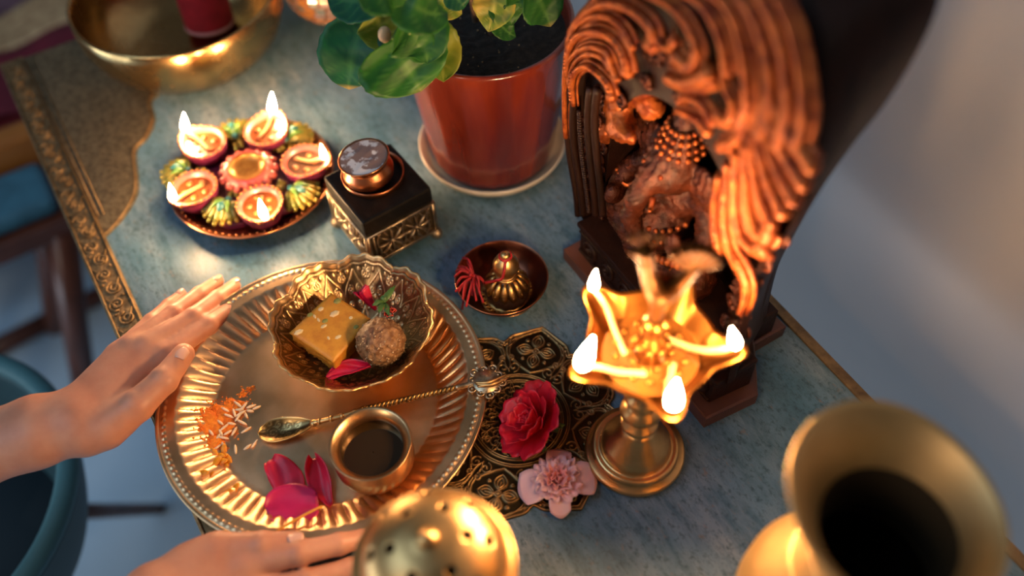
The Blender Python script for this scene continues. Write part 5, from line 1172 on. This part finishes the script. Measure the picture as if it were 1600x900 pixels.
# ------------------------------------------------------------------ things at the back of the table
def singing():
    q = P(271, -14, .088); c = np.array([q[0], q[1], TZ+.0018]); t = thing('singing_bowl', 'large brass singing bowl on the embossed corner of the table', 'bowl', c)
    GB = mat('hammered_brass', (.56, .35, .14), .17, 1, (.38, .23, .09), 22, .35, .7, (35, .2, .002), rough2=.33)
    R = .121; MB().lathe([(.0005, .001), (.06, .001), (.075, .003), (.095, .014), (.111, .034), (.119, .056), (.1205, .076), (.120, .0875), (.1185, .0895), (.1165, .0885), (.1155, .076), (.114, .056), (.106, .036), (.09, .018), (.07, .007), (.0005, .006)], 96).build('bowl_body', GB, t)
    p = P(312, -8, .060); d = thing('padded_striker', 'thick red padded striker standing inside the singing bowl', 'striker', p-np.array([0, 0, .045]))
    RS = mat('red_suede', (.40, .006, .016), .75, 0, (.30, .004, .012), 60, .4, .6)
    m = MB().lathe([(.0005, 0), (.026, 0), (.0285, .003), (.0295, .010), (.0300, .060), (.0285, .066), (.024, .069), (.0005, .069)], 40); o = m.build('padded_head', RS, d)
    MB().lathe([(.0285, .002), (.0302, .0035), (.0302, .006), (.0298, .0075)], 40).build('seam', mat('pink_edge', (.62, .25, .24), .7), d)
    MB().lathe([(.011, .068), (.0115, .10), (.012, .16), (.0085, .166), (.0005, .167)], 20).build('handle', WOOD_LEG, d)
    d.rotation_euler = (-.10, .06, 0)
singing()
def mosaic():
    q = P(507, -38, .062); c = np.array([q[0]+.003, q[1]-.001, TZ]); t = thing('mosaic_candle_globe', 'round mirror-mosaic candle globe behind the plant leaves', 'candle holder', c)
    R = .0565; m = MB(); tt = np.linspace(.50, PI-.42, 24)
    m.lathe([(.0005, .003), (.02, .002)]+[(R*math.sin(a), .062+R*-math.cos(PI-a)*-1) for a in tt[::-1]], 48); m.build('glass_globe', mat('brown_grout', (.16, .08, .05), .5, .3), t)
    mats = [mat('copper_mirror', (.75, .36, .20), .16, .9), mat('rose_mirror', (.75, .50, .42), .18, .8), mat('silver_mirror', (.72, .66, .56), .14, .9), mat('amber_mirror', (.80, .33, .10), .2, .7)]
    protos = []
    for mm in mats: protos.append(mesh('tile', *(lambda b: (np.vstack(b.V), b.F))(MB().box((0, 0, 0), (.0112, .0098, .0022), bev=.0006)), mm, False))
    nrow = 11
    for i in range(nrow):
        el = math.radians(-56+i*11.2); k = max(8, int(2*PI*R*math.cos(el)/.0132))
        for j in range(k):
            a = 2*PI*(j+.5*(i % 2))/k; d = Vector((math.cos(el)*math.cos(a), math.cos(el)*math.sin(a), math.sin(el)))
            o = link('tile', protos[random.randrange(4)], t, d*(R+.0004)+Vector((0, 0, .062))); o.rotation_euler = (d.to_track_quat('Z', 'Y').to_euler()); o.scale = (random.uniform(.85, 1.05), random.uniform(.85, 1.05), 1)
    MB().torus((0, 0, .062+R*math.cos(.5)), R*math.sin(.5), .0025, 40, 8).build('mouth_rim', COPPER, t)
mosaic()
# ------------------------------------------------------------------ the person's arms
def person():
    t = thing('person', 'bare forearms and hands of a person holding both sides of the round tray', 'person', (TC[0]-.25, TC[1]-.12, TZ))
    o0 = np.array(t.location)
    def hand(joints, palm, arm, k_palm, kf, box, nails):
        chains = []
        for ch in joints:
            pts = [(P(x, y, h), r) for x, y, h, r in ch]; fs = []
            for (a, ra), (b, rb) in zip(pts[:-1], pts[1:]): fs.append(capsule(a, b, ra, rb))
            for (a, ra) in pts[1:-1]: fs.append(ellip(a, (ra*1.05,)*3))
            chains.append(union(fs, .002))
        fing = union(chains, kf)
        body = union([capsule(P(*a[:3]), P(*b[:3]), a[3], b[3]) for a, b in palm], .014)
        armf = union([capsule(P(*a[:3]), P(*b[:3]), a[3], b[3]) for a, b in arm], .02)
        def f(Q): return smin(smin(body(Q), armf(Q), .014), fing(Q), k_palm)
        V, F = sdf_mesh(f, box[0], box[1], .0017)
        o = put('arm', V-o0, F, SKIN, t)
        for (x0, y0, h0, x1, y1, h1, L, w, up) in nails:     # base pixel and tip pixel of the nail on the finger's back
            a, b = P(x0, y0, h0), P(x1, y1, h1); d = (b-a)/np.linalg.norm(b-a); n = np.array(up, float); n -= d*(n@d); n /= np.linalg.norm(n); s = np.cross(d, n); Vn = []
            for i in range(9):
                for j in range(9):
                    u_, v_ = -1+i/4, -1+j/4; q = math.sqrt(max(0, 1-.35*abs(u_)**4)); Q = (a+b)/2+d*L*.5*u_*(1-.12*v_*v_)+s*w*.5*v_*q; Q = Q+n*(-w*.22*v_*v_-.0006*u_*u_); Vn.append(Q)
            Vn = np.array(Vn)
            # settle the nail on the skin
            for it in range(4):
                g = f(Vn.astype(np.float32)); Vn = Vn-np.outer(np.median(g)-.0003, n)
            e = put('fingernail', Vn-o0, grid_faces(9, 9), NAIL, o); solid(e, .0007)
        return o
    # left hand: back of the hand up, fingers against the tray's far left rim, thumb on the rim
    LJ = [
        [(258, 553, .038, .0112), (325, 508, .028, .0092), (360, 484, .017, .0082), (384, 464, .010, .0068)],
        [(232, 540, .043, .0112), (302, 496, .034, .0094), (340, 467, .022, .0084), (366, 447, .013, .0068)],
        [(207, 540, .042, .0108), (272, 490, .032, .0088), (312, 460, .020, .0078), (340, 440, .012, .0064)],
        [(186, 552, .038, .0100), (237, 503, .028, .0080), (264, 478, .018, .0070), (284, 461, .012, .0058)],
        [(168, 672, .042, .0165), (214, 634, .048, .0140), (256, 594, .050, .0120), (287, 553, .046, .0098)]]
    LP = [((124, 664, .043, .0165), (252, 560, .036, .0120)), ((120, 656, .043, .0160), (224, 550, .040, .0120)), ((116, 646, .042, .0150), (200, 550, .040, .0110)), ((116, 640, .042, .0130), (180, 562, .037, .0100)), ((140, 682, .041, .0165), (185, 652, .040, .0150))]
    LA = [((116, 674, .042, .0175), (60, 688, .042, .0190)), ((110, 648, .042, .0165), (60, 656, .042, .0185)), ((60, 660, .042, .0195), (-60, 694, .035, .0260)), ((60, 690, .042, .0190), (-60, 728, .034, .025)), ((-60, 710, .035, .028), (-330, 800, .01, .040))]
    a, b = P(-340, 805, .01), P(390, 445, .02)
    lo = (-.40, .36, TZ-.06); hi = (.07, .66, TZ+.085)
    hand(LJ, LP, LA, .007, .0016, (lo, hi), [(276, 561, .058, 290, 541, .054, .0135, .0118, (.0, -.25, 1)), (376, 457, .016, 385, 445, .014, .009, .0078, (-.2, .1, 1)), (361, 442, .019, 371, 435, .016, .0095, .0085, (-.2, .1, 1)), (334, 437, .019, 344, 430, .016, .0095, .008, (-.2, .2, 1)), (277, 459, .018, 286, 452, .016, .008, .007, (-.2, .2, 1))])
    RJ = [
        [(385, 880, .036, .0120), (468, 864, .040, .0098), (530, 850, .033, .0088), (580, 838, .024, .0072)],
        [(390, 926, .028, .0115), (480, 908, .027, .0096), (545, 889, .020, .0086), (596, 870, .012, .0070)],
        [(380, 968, .026, .0108), (470, 958, .022, .0090), (525, 938, .016, .0080), (558, 918, .011, .0066)],
        [(365, 1000, .030, .0100), (440, 1000, .029, .0084), (485, 985, .020, .0072), (515, 970, .013, .0060)],
        [(300, 885, .036, .0180), (345, 858, .040, .0130), (410, 852, .042, .0108), (460, 846, .038, .0086)]]
    RP = [((240, 940, .040, .0200), (380, 890, .034, .0130)), ((240, 950, .040, .0200), (380, 926, .028, .0125)), ((240, 965, .038, .018), (372, 962, .032, .0120)), ((240, 985, .036, .016), (360, 998, .030, .0110)), ((245, 920, .040, .0200), (325, 872, .036, .0165))]
    RA = [((245, 940, .040, .021), (190, 985, .040, .0230)), ((235, 970, .040, .019), (180, 1010, .040, .0210)), ((190, 990, .040, .0245), (80, 1090, .036, .030)), ((80, 1090, .036, .030), (-80, 1240, .02, .038))]
    lo = (-.26, .13, TZ-.03); hi = (.07, .40, TZ+.075)
    hand(RJ, RP, RA, .010, .0022, (lo, hi), [(452, 843, .046, 471, 838, .044, .0125, .0105, (.05, .25, 1))])
person()
# ------------------------------------------------------------------ furniture on the floor beyond the table
def bench():
    c = np.array([-.05, 1.745, 0]); t = thing('upholstered_bench', 'low bench beyond the table draped in maroon cloth', 'bench', c)
    MAR = mat('maroon_velvet', (.16, .006, .022), .8, 0, (.10, .004, .016), 14, .35, .7, (60, .3, .002)); GO = mat('gold_woven_border', (.55, .38, .20), .6, .2, (.36, .22, .11), 70, .4, .6, (120, .5, .002)); PUR = mat('dark_plum_cloth', (.07, .03, .05), .85, 0, (.13, .07, .09), 24, .4, .6)
    MB().box((0, 0, .28), (1.3, .62, .30), bev=.03).build('cushion', MAR, t); 
    for x in (-.55, .55):
        for y in (-.25, .25): MB().box((x, y, .065), (.05, .05, .13)).build('leg', WOOD_LEG, t, False)
    # the draped cloth: maroon field, gold border, plum end
    def strip(name, y0, y1, m, z):
        n = 60; xs = np.linspace(-.66, .66, n); ys = np.linspace(y0, y1, 8); V = np.array([(x, y, z+.006*math.sin(x*19+y*7)+.004*math.sin(x*43)) for y in ys for x in xs]); o = put(name, V, grid_faces(8, n), m, t); solid(o, .006)
    strip('maroon_field', -.32, -.14, MAR, .445); strip('gold_border', -.14, -.04, GO, .447); strip('plum_end', -.04, .33, PUR, .447)
    bt = MB()
    for k in range(5): bt.ball((-.5+.23*k, .02, .462), .009, 8)
    bt.build('mirror_disc', mat('mirror_sequin', (.85, .85, .9), .12, 1), t)
bench()
def wooden_chair():
    c = np.array([-.32, 1.255, 0]); t = thing('wooden_stool', 'dark wooden stool with blue seat pad standing left of the table', 'stool', c)
    BL = mat('blue_seat_pad', (.05, .18, .26), .6, 0, (.035, .13, .19), 30); OW = mat('orange_lit_wood', (.50, .19, .04), .35, 0, (.34, .11, .02), 18, stretch=(.2, 1, 1))  # warm light on the back rail put into its orange wood colour
    MB().box((0, -.012, .435), (.40, .10, .032), bev=.012).build('seat_pad', BL, t)
    MB().box((0, -.012, .402), (.42, .135, .034), bev=.004).build('seat_frame', WOOD_LEG, t, False)
    MB().box((0, .072, .452), (.44, .045, .075), bev=.012).build('back_rail', OW, t)
    for sx in (-1, 1):
        for sy in (-1, 1): MB().tube([(sx*.185, sy*.05-.012, .39), (sx*.125, sy*.075, .2), (sx*.06, sy*.11, .0)], [.024, .022, .020], 10).build('leg', WOOD_LEG, t)
    for y in (-.115, .115): MB().tube([(-.22, y-.015, .018), (.24, y+.015, .018)], .018, 8).build('sled_bar', WOOD_LEG, t)
wooden_chair()
def tub_chair():
    c = np.array([-.372, .730, 0]); t = thing('teal_tub_chair', 'dark teal shell armchair with rounded back beside the table', 'chair', c)
    TE = mat('teal_shell', (.016, .070, .088), .5, 0, (.012, .055, .07), 20, .35, .7, (80, .1, .001)); CU_ = mat('dark_teal_cushion', (.008, .022, .032), .85)
    n = 64; lv = 16; V = []
    for i in range(lv):
        q = i/(lv-1)
        for j in range(n):
            a = -2.5+5.0*j/(n-1); fr = (1+math.cos(a))/2; top = .53+.02*fr; z = .37+(top-.37)*q; r = .085+.092*q**.45
            V.append((r*math.cos(a)*1.0, r*math.sin(a)*1.05, z))
    o = put('shell', np.array(V), grid_faces(lv, n), TE, t); solid(o, .022, 0)
    e = np.array(V[-n:]); MB().tube(e, .012, 12).build('shell_rim', mat('teal_piping', (.05, .16, .19), .5), t)
    MB().lathe([(.0005, .355), (.08, .355), (.105, .37), (.125, .395), (.12, .41), (.0005, .415)], 48).build('seat_cushion', CU_, t)
    for k in range(4):
        a = PI/4+k*PI/2; MB().tube([(.06*math.cos(a), .06*math.sin(a), .37), (.23*math.cos(a), .23*math.sin(a), .0)], [.014, .010], 10).build('leg', WOOD_LEG, t)
tub_chair()
